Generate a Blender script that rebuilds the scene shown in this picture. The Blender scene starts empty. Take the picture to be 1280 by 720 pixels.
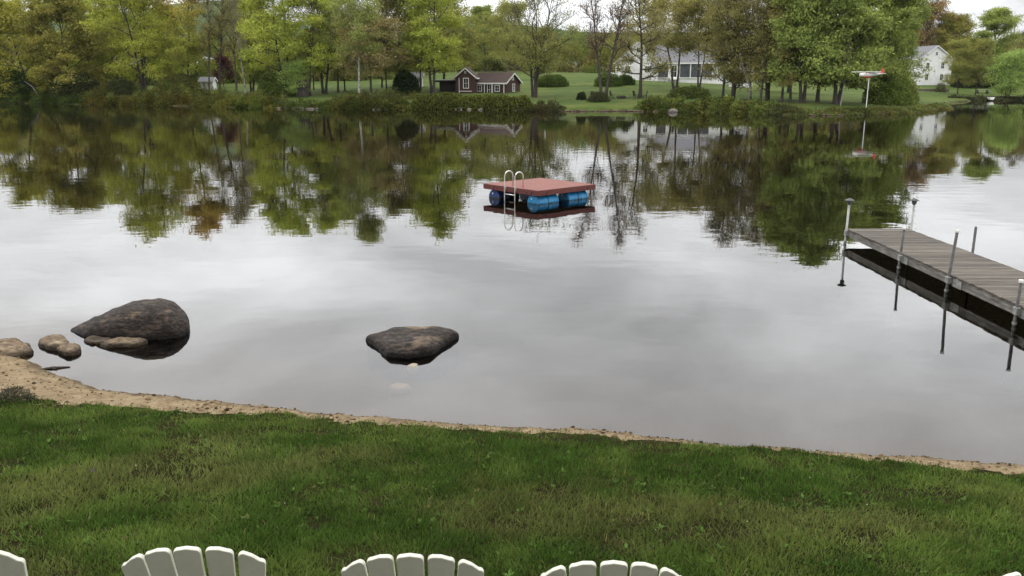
import bpy, bmesh, math, random
import numpy as np
from mathutils import Vector, Matrix, noise as mnoise

random.seed(7)
R = math.radians
scene = bpy.context.scene
COL = scene.collection

# ------------------------------------------------------------------ camera
F_PX, PITCH, CAM_H = 1065.0, R(13.67), 4.0          # focal length in pixels of a 1280 px wide frame
cam_data = bpy.data.cameras.new('camera')
cam_data.sensor_fit = 'HORIZONTAL'
cam_data.angle = 2 * math.atan(640 / F_PX)
cam_data.clip_start, cam_data.clip_end = 0.1, 9000
cam = bpy.data.objects.new('camera', cam_data)
cam.location = (0, 0, CAM_H)
cam.rotation_euler = (math.pi / 2 - PITCH, 0, 0)
COL.objects.link(cam)
scene.camera = cam

# ------------------------------------------------------------------ sky (overcast) and sun
SUN_EL, SUN_AZ = R(52), R(-35)
world = bpy.data.worlds.new('World'); scene.world = world
world.use_nodes = True
nt = world.node_tree; nd = nt.nodes; lk = nt.links
nd.clear()
out = nd.new('ShaderNodeOutputWorld'); bg = nd.new('ShaderNodeBackground')
sky = nd.new('ShaderNodeTexSky'); sky.sky_type = 'NISHITA'; sky.sun_disc = False
sky.sun_elevation = SUN_EL; sky.sun_rotation = SUN_AZ
sky.air_density = 1.0; sky.dust_density = 3.0
tc = nd.new('ShaderNodeTexCoord'); sep = nd.new('ShaderNodeSeparateXYZ')
lk.new(tc.outputs['Generated'], sep.inputs[0])
lum = nd.new('ShaderNodeMapRange'); lum.interpolation_type = 'SMOOTHSTEP'      # overcast sky: dimmer towards the horizon
lum.inputs['From Min'].default_value = -0.02; lum.inputs['From Max'].default_value = 0.25
lum.inputs['To Min'].default_value = 6.3; lum.inputs['To Max'].default_value = 25.5
lk.new(sep.outputs['Z'], lum.inputs['Value'])
# cloud deck: project the direction on a layer overhead
addz = nd.new('ShaderNodeMath'); addz.operation = 'ADD'; addz.inputs[1].default_value = 0.12
absz = nd.new('ShaderNodeMath'); absz.operation = 'ABSOLUTE'
lk.new(sep.outputs['Z'], absz.inputs[0]); lk.new(absz.outputs[0], addz.inputs[0])
dv = nd.new('ShaderNodeVectorMath'); dv.operation = 'DIVIDE'
cz = nd.new('ShaderNodeCombineXYZ')
for k in range(3): lk.new(addz.outputs[0], cz.inputs[k])
lk.new(tc.outputs['Generated'], dv.inputs[0]); lk.new(cz.outputs[0], dv.inputs[1])
cn = nd.new('ShaderNodeTexNoise'); cn.inputs['Scale'].default_value = 0.95
cn.inputs['Detail'].default_value = 6; cn.inputs['Roughness'].default_value = 0.55
cn.inputs['Distortion'].default_value = 0.4
lk.new(dv.outputs[0], cn.inputs['Vector'])
cm = nd.new('ShaderNodeMapRange')
cm.inputs['From Min'].default_value = 0.34; cm.inputs['From Max'].default_value = 0.68
cm.inputs['To Min'].default_value = 0.62; cm.inputs['To Max'].default_value = 1.24
lk.new(cn.outputs['Fac'], cm.inputs['Value'])
mul = nd.new('ShaderNodeMath'); mul.operation = 'MULTIPLY'
lk.new(lum.outputs[0], mul.inputs[0]); lk.new(cm.outputs[0], mul.inputs[1])
ccol = nd.new('ShaderNodeVectorMath'); ccol.operation = 'SCALE'
ccol.inputs[0].default_value = (0.985, 0.99, 1.0)
lk.new(mul.outputs[0], ccol.inputs['Scale'])
mix = nd.new('ShaderNodeMix'); mix.data_type = 'RGBA'; mix.inputs['Factor'].default_value = 0.93
lk.new(sky.outputs[0], mix.inputs['A']); lk.new(ccol.outputs[0], mix.inputs['B'])
lk.new(mix.outputs['Result'], bg.inputs['Color'])
bg.inputs['Strength'].default_value = 0.1
lk.new(bg.outputs[0], out.inputs[0])

sun_data = bpy.data.lights.new('sun', 'SUN')
sun_data.energy, sun_data.angle, sun_data.color = 0.9, R(25), (1.0, 0.96, 0.88)
sun = bpy.data.objects.new('sun', sun_data)
sdir = Vector((math.sin(SUN_AZ) * math.cos(SUN_EL), -math.cos(SUN_AZ) * math.cos(SUN_EL) * -1, math.sin(SUN_EL)))
sun.rotation_euler = sdir.to_track_quat('Z', 'Y').to_euler()
sun.location = (0, 0, 60)
COL.objects.link(sun)

vs = scene.view_settings
vs.view_transform = 'Standard'; vs.look = 'None'; vs.gamma = 1; vs.use_curve_mapping = False
vs.exposure = 0.1
cy = scene.cycles
cy.max_bounces = 6; cy.diffuse_bounces = 2; cy.glossy_bounces = 3; cy.transmission_bounces = 4
cy.transparent_max_bounces = 8; cy.volume_bounces = 0
cy.caustics_reflective = False; cy.caustics_refractive = False
cy.use_denoising = True
cy.use_adaptive_sampling = True; cy.adaptive_threshold = 0.02
cy.sample_clamp_indirect = 6

# ------------------------------------------------------------------ helpers
SP, CP = math.sin(PITCH), math.cos(PITCH)
def at(px, py, Y):
    """world point at distance Y ahead whose picture is at (px, py) of the 1280x720 frame"""
    u, v = (px - 640) / F_PX, (360 - py) / F_PX
    k = Y / (CP + v * SP)
    return Vector((u * k, Y, CAM_H + (-SP + v * CP) * k))
def plane_at(px, py, z=0.0):
    u, v = (px - 640) / F_PX, (360 - py) / F_PX
    k = (z - CAM_H) / (-SP + v * CP)
    return Vector((u * k, (CP + v * SP) * k, z))

_rg = {}
def vnoise(x, y, scale=1.0, seed=0, octaves=3):
    """smooth value noise 0..1, vectorised"""
    x = np.asarray(x, float); y = np.asarray(y, float)
    tot = np.zeros(np.broadcast(x, y).shape); amp, norm = 1.0, 0.0
    for o in range(octaves):
        key = (seed, o)
        if key not in _rg: _rg[key] = np.random.RandomState(seed * 31 + o * 7 + 5).rand(256, 256)
        g = _rg[key]
        fx, fy = x / scale * 2 ** o, y / scale * 2 ** o
        ix, iy = np.floor(fx).astype(int), np.floor(fy).astype(int)
        tx, ty = fx - ix, fy - iy
        tx, ty = tx * tx * (3 - 2 * tx), ty * ty * (3 - 2 * ty)
        a = g[ix % 256, iy % 256]; b = g[(ix + 1) % 256, iy % 256]
        c = g[ix % 256, (iy + 1) % 256]; d = g[(ix + 1) % 256, (iy + 1) % 256]
        tot += amp * ((a * (1 - tx) + b * tx) * (1 - ty) + (c * (1 - tx) + d * tx) * ty)
        norm += amp; amp *= 0.5
    return tot / norm

def np_mesh(name, verts, faces, tint=None, smooth=False, attr=None):
    """mesh from numpy arrays, every face with the same corner count"""
    me = bpy.data.meshes.new(name)
    verts = np.ascontiguousarray(verts, dtype=np.float32); faces = np.ascontiguousarray(faces, dtype=np.int32)
    n, k = faces.shape
    me.vertices.add(len(verts)); me.vertices.foreach_set('co', verts.ravel())
    me.loops.add(n * k); me.loops.foreach_set('vertex_index', faces.ravel())
    me.polygons.add(n)
    me.polygons.foreach_set('loop_start', np.arange(n, dtype=np.int32) * k)
    if smooth: me.polygons.foreach_set('use_smooth', np.ones(n, dtype=bool))
    me.update(calc_edges=True)
    if tint is not None:
        a = me.attributes.new('tint', 'FLOAT_COLOR', 'POINT')
        c = np.ones((len(verts), 4), np.float32); c[:, :3] = tint
        a.data.foreach_set('color', c.ravel())
    if attr is not None:
        for nm, val in attr.items():
            a = me.attributes.new(nm, 'FLOAT', 'POINT')
            a.data.foreach_set('value', np.ascontiguousarray(val, dtype=np.float32))
    return me

def link(name, me, mat=None, parent=None):
    o = bpy.data.objects.new(name, me)
    if mat is not None and me is not None and not me.materials: me.materials.append(mat)
    if parent is not None: o.parent = parent
    COL.objects.link(o)
    return o
def tag(o, label=None, cat=None, group=None, kind=None):
    if label: o['label'] = label
    if cat: o['category'] = cat
    if group: o['group'] = group
    if kind: o['kind'] = kind
    return o
def thing(name, loc, label, cat, group=None, rz=0.0):
    o = bpy.data.objects.new(name, None); COL.objects.link(o)
    o.location = loc; o.rotation_euler = (0, 0, rz); o.empty_display_size = 0.3
    return tag(o, label, cat, group)

class MB:
    """collects boxes, prisms and tubes into one mesh"""
    def __init__(s): s.v, s.f = [], []
    def add(s, vs_, fs):
        b = len(s.v); s.v += [tuple(p) for p in vs_]; s.f += [tuple(i + b for i in f) for f in fs]; return s
    def box(s, c, d, rot=None, taper=1.0):
        x, y, z = d[0] / 2, d[1] / 2, d[2] / 2
        p = [Vector((sx * x * (taper if sz > 0 else 1), sy * y * (taper if sz > 0 else 1), sz * z)) for sz in (-1, 1) for sy in (-1, 1) for sx in (-1, 1)]
        if rot is not None: p = [rot @ q for q in p]
        c = Vector(c)
        return s.add([q + c for q in p], [(0, 2, 3, 1), (4, 5, 7, 6), (0, 1, 5, 4), (2, 6, 7, 3), (0, 4, 6, 2), (1, 3, 7, 5)])
    def bar(s, a, b, w, h, up=(0, 0, 1)):
        a, b = Vector(a), Vector(b); d = (b - a); L = d.length; d.normalize()
        upv = Vector(up); sx = d.cross(upv)
        if sx.length < 1e-4: sx = d.cross(Vector((1, 0, 0)))
        sx.normalize(); uz = sx.cross(d)
        m = Matrix((sx, d, uz)).transposed()
        return s.box((a + b) / 2, (w, L, h), m)
    def tube(s, pts, r, n=10, caps=True):
        pts = [Vector(p) for p in pts]
        rs = r if isinstance(r, (list, tuple)) else [r] * len(pts)
        rings = []; ref = Vector((0.31, 0.17, 0.93)).normalized()
        for i, p in enumerate(pts):
            d = (pts[min(i + 1, len(pts) - 1)] - pts[max(i - 1, 0)]).normalized()
            rf = ref if abs(d.dot(ref)) < 0.95 else Vector((1, 0, 0))
            a = d.cross(rf).normalized(); b = d.cross(a)
            rings.append([p + (a * math.cos(t) + b * math.sin(t)) * rs[i] for t in [2 * math.pi * k / n for k in range(n)]])
        vv = [q for rg in rings for q in rg]; ff = []
        for i in range(len(pts) - 1):
            for k in range(n):
                ff.append((i * n + k, i * n + (k + 1) % n, (i + 1) * n + (k + 1) % n, (i + 1) * n + k))
        if caps:
            ff.append(tuple(range(n - 1, -1, -1))); ff.append(tuple(range((len(pts) - 1) * n, len(pts) * n)))
        return s.add(vv, ff)
    def poly_extrude(s, poly, vec):
        """poly: list of 3D points; extruded along vec"""
        n = len(poly); vec = Vector(vec)
        vv = [Vector(p) for p in poly] + [Vector(p) + vec for p in poly]
        ff = [tuple(range(n))[::-1], tuple(range(n, 2 * n))] + [(i, (i + 1) % n, n + (i + 1) % n, n + i) for i in range(n)]
        return s.add(vv, ff)
    def mesh(s, name, bevel=0.0, smooth=False):
        me = bpy.data.meshes.new(name); me.from_pydata(s.v, [], s.f); 
        bm = bmesh.new(); bm.from_mesh(me)
        bmesh.ops.recalc_face_normals(bm, faces=bm.faces)
        if bevel > 0:
            bmesh.ops.bevel(bm, geom=[e for e in bm.edges if e.is_manifold and e.calc_face_angle(0) > 0.6], offset=bevel, segments=2, affect='EDGES', profile=0.5)
        bm.to_mesh(me); bm.free()
        if smooth:
            for p in me.polygons: p.use_smooth = True
        return me
    def build(s, name, mat, parent=None, bevel=0.0, smooth=False):
        return link(name, s.mesh(name, bevel, smooth), mat, parent)

# ------------------------------------------------------------------ materials
def new_mat(name):
    m = bpy.data.materials.new(name); m.use_nodes = True
    n = m.node_tree.nodes; b = n['Principled BSDF']
    return m, n, m.node_tree.links, b
def ramp(n, stops):
    r = n.new('ShaderNodeValToRGB'); e = r.color_ramp.elements
    while len(e) < len(stops): e.new(0.5)
    for i, (p, c) in enumerate(stops):
        e[i].position = p; e[i].color = (*c, 1)
    return r
def noise_mat(name, stops, scale=5.0, detail=6, rough=0.85, bump=0.0, bscale=None, stretch=(1, 1, 1), coord='Object', spec=0.3, metallic=0.0, dist=0.02):
    m, n, l, b = new_mat(name)
    t = n.new('ShaderNodeTexCoord'); mp = n.new('ShaderNodeMapping'); mp.inputs['Scale'].default_value = stretch
    l.new(t.outputs[coord], mp.inputs[0])
    nz = n.new('ShaderNodeTexNoise'); nz.inputs['Scale'].default_value = scale; nz.inputs['Detail'].default_value = detail
    nz.inputs['Roughness'].default_value = 0.6
    l.new(mp.outputs[0], nz.inputs['Vector'])
    r = ramp(n, stops); l.new(nz.outputs['Fac'], r.inputs[0]); l.new(r.outputs[0], b.inputs['Base Color'])
    b.inputs['Roughness'].default_value = rough; b.inputs['Specular IOR Level'].default_value = spec
    b.inputs['Metallic'].default_value = metallic
    if bump > 0:
        n2 = n.new('ShaderNodeTexNoise'); n2.inputs['Scale'].default_value = bscale or scale * 3; n2.inputs['Detail'].default_value = 5
        l.new(mp.outputs[0], n2.inputs['Vector'])
        bp = n.new('ShaderNodeBump'); bp.inputs['Strength'].default_value = bump; bp.inputs['Distance'].default_value = dist
        l.new(n2.outputs['Fac'], bp.inputs['Height']); l.new(bp.outputs[0], b.inputs['Normal'])
    return m
def leaf_mat(name, trans=0.35, rand=0.2):
    """leaves take their own colour from the mesh's tint attribute, a little different per plant"""
    m, n, l, b = new_mat(name); n.remove(b)
    o = n['Material Output']
    a = n.new('ShaderNodeAttribute'); a.attribute_name = 'tint'
    oi = n.new('ShaderNodeObjectInfo'); mr = n.new('ShaderNodeMapRange')
    mr.inputs['To Min'].default_value = 1 - rand; mr.inputs['To Max'].default_value = 1 + rand
    l.new(oi.outputs['Random'], mr.inputs['Value'])
    sc = n.new('ShaderNodeVectorMath'); sc.operation = 'SCALE'
    l.new(a.outputs['Color'], sc.inputs[0]); l.new(mr.outputs[0], sc.inputs['Scale'])
    d = n.new('ShaderNodeBsdfDiffuse'); t = n.new('ShaderNodeBsdfTranslucent'); mx = n.new('ShaderNodeMixShader')
    mx.inputs[0].default_value = trans
    l.new(sc.outputs[0], d.inputs[0]); l.new(sc.outputs[0], t.inputs[0])
    l.new(d.outputs[0], mx.inputs[1]); l.new(t.outputs[0], mx.inputs[2]); l.new(mx.outputs[0], o.inputs[0])
    return m

M = {}
M['leaf'] = leaf_mat('leaves')
M['grass'] = leaf_mat('grass_blades', 0.3, 0.0)
M['bark'] = noise_mat('bark', [(0.3, (0.025, 0.02, 0.016)), (0.7, (0.075, 0.062, 0.05))], 2.0, stretch=(3, 3, 0.6))
M['bark_grey'] = noise_mat('bark_grey', [(0.3, (0.06, 0.052, 0.045)), (0.7, (0.17, 0.15, 0.13))], 2.0, stretch=(3, 3, 0.6))
M['birch'] = noise_mat('birch_bark', [(0.35, (0.06, 0.052, 0.045)), (0.5, (0.27, 0.255, 0.23)), (0.8, (0.38, 0.36, 0.33))], 1.5, stretch=(1, 1, 2.5))

def water_mat():
    m, n, l, b = new_mat('lake_water'); n.remove(b); o = n['Material Output']
    geo = n.new('ShaderNodeNewGeometry')
    def nz(scale, detail, stretch):
        mp = n.new('ShaderNodeMapping'); mp.inputs['Scale'].default_value = stretch; l.new(geo.outputs['Position'], mp.inputs[0])
        t = n.new('ShaderNodeTexNoise'); t.inputs['Scale'].default_value = scale; t.inputs['Detail'].default_value = detail
        t.inputs['Roughness'].default_value = 0.45
        l.new(mp.outputs[0], t.inputs['Vector']); return t
    a = nz(1.1, 2, (0.8, 1.25, 1)); c = nz(0.13, 2, (1, 1, 1)); big = nz(0.035, 2, (1, 1, 1))
    mr = n.new('ShaderNodeMapRange'); mr.inputs['From Min'].default_value = 0.35; mr.inputs['From Max'].default_value = 0.65
    mr.inputs['To Min'].default_value = 0.35; mr.inputs['To Max'].default_value = 1.1
    l.new(big.outputs['Fac'], mr.inputs['Value'])
    mu = n.new('ShaderNodeMath'); mu.operation = 'MULTIPLY'; l.new(a.outputs['Fac'], mu.inputs[0]); l.new(mr.outputs[0], mu.inputs[1])
    b1 = n.new('ShaderNodeBump'); b1.inputs['Strength'].default_value = 1; b1.inputs['Distance'].default_value = 0.0042
    l.new(mu.outputs[0], b1.inputs['Height'])
    b2 = n.new('ShaderNodeBump'); b2.inputs['Strength'].default_value = 1; b2.inputs['Distance'].default_value = 0.008
    l.new(c.outputs['Fac'], b2.inputs['Height']); l.new(b1.outputs[0], b2.inputs['Normal'])
    fr = n.new('ShaderNodeFresnel'); fr.inputs['IOR'].default_value = 1.36; l.new(b2.outputs[0], fr.inputs['Normal'])
    g = n.new('ShaderNodeBsdfGlossy'); g.inputs['Roughness'].default_value = 0.012; g.inputs['Color'].default_value = (0.97, 0.97, 0.97, 1)
    l.new(b2.outputs[0], g.inputs['Normal'])
    t = n.new('ShaderNodeBsdfTransparent'); t.inputs['Color'].default_value = (0.62, 0.56, 0.46, 1)
    mx = n.new('ShaderNodeMixShader'); l.new(fr.outputs[0], mx.inputs[0]); l.new(t.outputs[0], mx.inputs[1]); l.new(g.outputs[0], mx.inputs[2])
    l.new(mx.outputs[0], o.inputs[0])
    return m
M['water'] = water_mat()

def soil_mat():
    """dark lawn soil with thatch showing between the blades"""
    return noise_mat('lawn_soil', [(0.3, (0.012, 0.014, 0.006)), (0.55, (0.022, 0.021, 0.009)), (0.75, (0.04, 0.03, 0.015))], 3.0, 10, 1.0, 0.6, 60, dist=0.01, spec=0.0)
M['soil'] = soil_mat()
def beach_mat():
    m, n, l, b = new_mat('beach_sand')
    geo = n.new('ShaderNodeNewGeometry'); at_ = n.new('ShaderNodeAttribute'); at_.attribute_name = 'shore'
    n1 = n.new('ShaderNodeTexNoise'); n1.inputs['Scale'].default_value = 6; n1.inputs['Detail'].default_value = 10; n1.inputs['Roughness'].default_value = 0.7
    l.new(geo.outputs['Position'], n1.inputs['Vector'])
    r1 = ramp(n, [(0.3, (0.085, 0.058, 0.033)), (0.5, (0.185, 0.137, 0.08)), (0.72, (0.27, 0.21, 0.13))]); l.new(n1.outputs['Fac'], r1.inputs[0])
    # bed turns to dark silt offshore; light lost to depth is painted in too
    r2 = ramp(n, [(0.0, (0.02, 0.018, 0.012)), (0.5, (0.05, 0.04, 0.024)), (0.78, (0.13, 0.095, 0.05)), (0.9, (0.16, 0.11, 0.058)), (0.95, (0.2, 0.14, 0.075))])
    mr = n.new('ShaderNodeMapRange'); mr.inputs['From Min'].default_value = -9; mr.inputs['From Max'].default_value = 0.7
    l.new(at_.outputs['Fac'], mr.inputs['Value']); l.new(mr.outputs[0], r2.inputs[0])
    st = n.new('ShaderNodeMath'); st.operation = 'GREATER_THAN'; st.inputs[1].default_value = 0.02
    sm = n.new('ShaderNodeMapRange'); sm.inputs['From Min'].default_value = -0.08; sm.inputs['From Max'].default_value = 0.12
    l.new(at_.outputs['Fac'], sm.inputs['Value'])
    mx = n.new('ShaderNodeMix'); mx.data_type = 'RGBA'; l.new(sm.outputs[0], mx.inputs['Factor'])
    l.new(r2.outputs[0], mx.inputs['A']); l.new(r1.outputs[0], mx.inputs['B'])
    wt = n.new('ShaderNodeMapRange'); wt.inputs['From Min'].default_value = 0.08; wt.inputs['From Max'].default_value = 0.3; wt.inputs['To Min'].default_value = 0.5      # wet sand at the edge
    wn = n.new('ShaderNodeMath'); wn.operation = 'MULTIPLY_ADD'; wn.inputs[1].default_value = 0.25; l.new(n1.outputs['Fac'], wn.inputs[0]); wo = n.new('ShaderNodeMath'); wo.operation = 'SUBTRACT'; wo.inputs[1].default_value = 0.12
    l.new(at_.outputs['Fac'], wo.inputs[0]); l.new(wo.outputs[0], wn.inputs[2]); l.new(wn.outputs[0], wt.inputs['Value'])
    ws = n.new('ShaderNodeVectorMath'); ws.operation = 'SCALE'; l.new(mx.outputs['Result'], ws.inputs[0]); l.new(wt.outputs[0], ws.inputs['Scale'])
    l.new(ws.outputs[0], b.inputs['Base Color']); b.inputs['Roughness'].default_value = 0.95; b.inputs['Specular IOR Level'].default_value = 0.1
    n2 = n.new('ShaderNodeTexNoise'); n2.inputs['Scale'].default_value = 40; n2.inputs['Detail'].default_value = 6; l.new(geo.outputs['Position'], n2.inputs['Vector'])
    bp = n.new('ShaderNodeBump'); bp.inputs['Strength'].default_value = 0.9; bp.inputs['Distance'].default_value = 0.02
    l.new(n2.outputs['Fac'], bp.inputs['Height']); l.new(bp.outputs[0], b.inputs['Normal'])
    return m
M['beach'] = beach_mat()
def far_ground_mat():
    m, n, l, b = new_mat('far_ground')
    geo = n.new('ShaderNodeNewGeometry'); a = n.new('ShaderNodeAttribute'); a.attribute_name = 'shore'
    n1 = n.new('ShaderNodeTexNoise'); n1.inputs['Scale'].default_value = 0.16; n1.inputs['Detail'].default_value = 10; n1.inputs['Roughness'].default_value = 0.7; l.new(geo.outputs['Position'], n1.inputs['Vector'])
    r1 = ramp(n, [(0.3, (0.03, 0.052, 0.012)), (0.5, (0.062, 0.088, 0.02)), (0.7, (0.115, 0.12, 0.035))]); l.new(n1.outputs['Fac'], r1.inputs[0])
    n2 = n.new('ShaderNodeTexNoise'); n2.inputs['Scale'].default_value = 0.9; n2.inputs['Detail'].default_value = 6; l.new(geo.outputs['Position'], n2.inputs['Vector'])
    r2 = ramp(n, [(0.3, (0.014, 0.010, 0.007)), (0.5, (0.042, 0.027, 0.017)), (0.7, (0.085, 0.055, 0.036))]); l.new(n2.outputs['Fac'], r2.inputs[0])
    ad = n.new('ShaderNodeMath'); ad.operation = 'MULTIPLY_ADD'; ad.inputs[1].default_value = 3.0; l.new(n2.outputs['Fac'], ad.inputs[0]); l.new(a.outputs['Fac'], ad.inputs[2])
    mr = n.new('ShaderNodeMapRange'); mr.inputs['From Min'].default_value = 1.3; mr.inputs['From Max'].default_value = 2.2; l.new(ad.outputs[0], mr.inputs['Value'])
    mx = n.new('ShaderNodeMix'); mx.data_type = 'RGBA'; l.new(mr.outputs[0], mx.inputs['Factor']); l.new(r2.outputs[0], mx.inputs['A']); l.new(r1.outputs[0], mx.inputs['B'])
    # wooded ground at the left and behind the houses: leaf litter instead of lawn
    w = n.new('ShaderNodeAttribute'); w.attribute_name = 'litter'
    m2 = n.new('ShaderNodeMix'); m2.data_type = 'RGBA'; l.new(w.outputs['Fac'], m2.inputs['Factor']); l.new(mx.outputs['Result'], m2.inputs['A'])
    r3 = ramp(n, [(0.35, (0.04, 0.04, 0.018)), (0.65, (0.085, 0.075, 0.035))]); l.new(n2.outputs['Fac'], r3.inputs[0]); l.new(r3.outputs[0], m2.inputs['B'])
    l.new(m2.outputs['Result'], b.inputs['Base Color']); b.inputs['Roughness'].default_value = 1; b.inputs['Specular IOR Level'].default_value = 0.05
    return m
M['far_ground'] = far_ground_mat()
M['hill'] = noise_mat('hill_forest', [(0.35, (0.03, 0.05, 0.02)), (0.6, (0.06, 0.085, 0.03)), (0.75, (0.09, 0.1, 0.04))], 0.02, 8, 1.0, 1.0, 0.06, dist=12, spec=0.0)

# ------------------------------------------------------------------ shorelines (traced on the water plane)
near_px = [(-60, 418), (0, 437), (47, 457), (78, 472), (120, 488), (180, 493), (240, 499), (320, 508), (390, 516), (470, 522), (530, 529), (640, 534),
           (700, 537), (760, 540), (800, 545), (900, 555), (1000, 564), (1090, 571), (1180, 575), (1280, 582), (1400, 590)]
near_pts = [(-400, 60), (-80, 22), (-20, 14.6)] + [tuple(plane_at(x, y)[:2]) for x, y in near_px] + [(12, 7.0), (40, 3.0), (400, -40)]
grass_px = [(-60, 500), (0, 505), (100, 509), (240, 515), (380, 522), (480, 530), (560, 533), (700, 539), (760, 544), (800, 546), (830, 545), (960, 557), (1060, 566), (1100, 576), (1200, 581), (1280, 587), (1400, 594)]
grass_pts = [(-400, 55), (-80, 18), (-20, 11.2)] + [tuple(plane_at(x, y, 0.13)[:2]) for x, y in grass_px] + [(12, 6.7), (40, 2.7), (400, -41)]
def curve_sd(x, y, pts):
    """signed distance to a left-to-right polyline, positive on the near (land) side"""
    P = np.array(pts); d = np.full(x.shape, 1e9)
    for a, b in zip(P[:-1], P[1:]):
        ab = b - a; t = np.clip(((x - a[0]) * ab[0] + (y - a[1]) * ab[1]) / (ab @ ab), 0, 1)
        d = np.minimum(d, np.hypot(x - a[0] - t * ab[0], y - a[1] - t * ab[1]))
    yc = np.interp(x, P[:, 0], P[:, 1])
    return np.where(y < yc, d, -d)
def near_z(x, y):
    x = np.asarray(x, float); y = np.asarray(y, float)
    s = curve_sd(x, y, near_pts)
    s2 = s + (vnoise(x, y, 0.5, 3, 3) - 0.5) * 0.16
    g = curve_sd(x, y, grass_pts)
    land = 0.05 * np.clip(s2 / 0.12, 0, 1) + 0.165 * np.clip(s2, 0, 9) + 0.02 * np.clip(s2 - 9, 0, 50)
    bed = -0.16 * np.clip(-s2, 0, 4) - 0.22 * np.clip(-s2 - 4, 0, 7)
    z = np.where(s2 > 0, land, bed)
    lump = (vnoise(x, y, 0.22, 11, 3) - 0.5) * 0.07 + (vnoise(x, y, 0.9, 12, 2) - 0.5) * 0.06
    z = z + lump * np.clip(s2 / 0.15, 0, 1) * np.clip(1.2 - g / 0.3, 0.35, 1)
    z = z + (vnoise(x, y, 2.2, 13, 2) - 0.5) * 0.1 * np.clip(g, 0, 1)
    return z, s2, g

far_px = [(-420, 127), (-200, 128), (0, 128.5), (60, 130), (120, 131), (180, 132), (250, 133), (330, 135.5), (420, 137), (500, 137.5), (560, 136.5), (660, 138.5), (720, 139.5), (770, 139),
          (840, 140), (900, 141.5), (960, 143), (1000, 144.5), (1060, 144), (1120, 142.5), (1160, 139), (1188, 134.5), (1185, 131), (1190, 128), (1215, 126.3), (1260, 125.6), (1320, 125.6), (1500, 126)]
far_pts = [(-1500, 170)] + [tuple(plane_at(x, y)[:2]) for x, y in far_px] + [(1500, 190)]
far_poly = np.array([(-9000, 170)] + far_pts + [(9000, 190), (9000, 9000), (-9000, 9000)])
def far_sd(x, y):
    x = np.asarray(x, float); y = np.asarray(y, float)
    P = np.array([(-9000, 170)] + far_pts + [(9000, 190)]); d = np.full(x.shape, 1e9)
    for a, b in zip(P[:-1], P[1:]):
        ab = b - a; t = np.clip(((x - a[0]) * ab[0] + (y - a[1]) * ab[1]) / (ab @ ab), 0, 1)
        d = np.minimum(d, np.hypot(x - a[0] - t * ab[0], y - a[1] - t * ab[1]))
    ins = np.zeros(x.shape, bool); n = len(far_poly)
    for i in range(n):
        (x1, y1), (x2, y2) = far_poly[i], far_poly[(i + 1) % n]
        if y1 == y2: continue
        c = ((y1 > y) != (y2 > y)) & (x < (x2 - x1) * (y - y1) / (y2 - y1) + x1)
        ins ^= c
    return np.where(ins, d, -d)
def far_z(x, y):
    s = far_sd(x, y)
    s2 = s + (vnoise(x, y, 3.0, 21, 2) - 0.5) * 1.2
    land = 0.5 * np.clip(s2 / 0.9, 0, 1) + 0.062 * np.clip(s2 - 1, 0, 85) + 0.035 * np.clip(s2 - 86, 0, 260)
    z = np.where(s2 > 0, land, -0.35 * np.clip(-s2, 0, 7))
    z = z + (vnoise(x, y, 9, 22, 3) - 0.5) * 0.35 * np.clip(s2 / 4, 0, 1)
    return z, s2
def fz(x, y): return float(far_z(np.array([x]), np.array([y]))[0][0])
def nz_(x, y): return float(near_z(np.array([x]), np.array([y]))[0][0])

def grid_mesh(xs, ys, zfun):
    X, Y = np.meshgrid(xs, ys)
    return X.ravel(), Y.ravel(), len(xs), len(ys)
def quads(nx, ny):
    i = np.arange((nx - 1) * (ny - 1)); r, c = i // (nx - 1), i % (nx - 1)
    a = r * nx + c
    return np.stack([a, a + 1, a + nx + 1, a + nx], 1)

# ---- near bank: lawn soil and beach share one height field, split along the grass edge
xs = np.concatenate([-np.geomspace(400, 13, 26), np.arange(-12, 12.01, 0.075), np.geomspace(13, 400, 26)])
ys = np.concatenate([-np.geomspace(500, 3, 20), np.linspace(-2, 1.7, 8), np.arange(2, 14.6, 0.075), np.linspace(15, 26, 14), [40, 60, 90]])
X, Y, nx, ny = grid_mesh(xs, ys, None)
Z, S, G = near_z(X, Y)
Z = np.where(Y > 26.5, -2.6, Z)
V = np.stack([X, Y, Z], 1); Q = quads(nx, ny)
gedge = G + (vnoise(X, Y, 0.45, 5, 3) - 0.5) * 0.34
isg = (gedge > 0)[Q].mean(1) > 0.5
def submesh(name, mask):
    q = Q[mask]; used, inv = np.unique(q, return_inverse=True)
    return np_mesh(name, V[used], inv.reshape(q.shape), smooth=True, attr={'shore': S[used]})
tag(link('lawn', submesh('lawn', isg), M['soil']), 'mown green lawn sloping down to the lake', None, None, 'structure')
tag(link('sand_beach', submesh('sand_beach', ~isg), M['beach']), 'strip of damp tan sand along the lawn, running under the water', None, None, 'structure')

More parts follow.
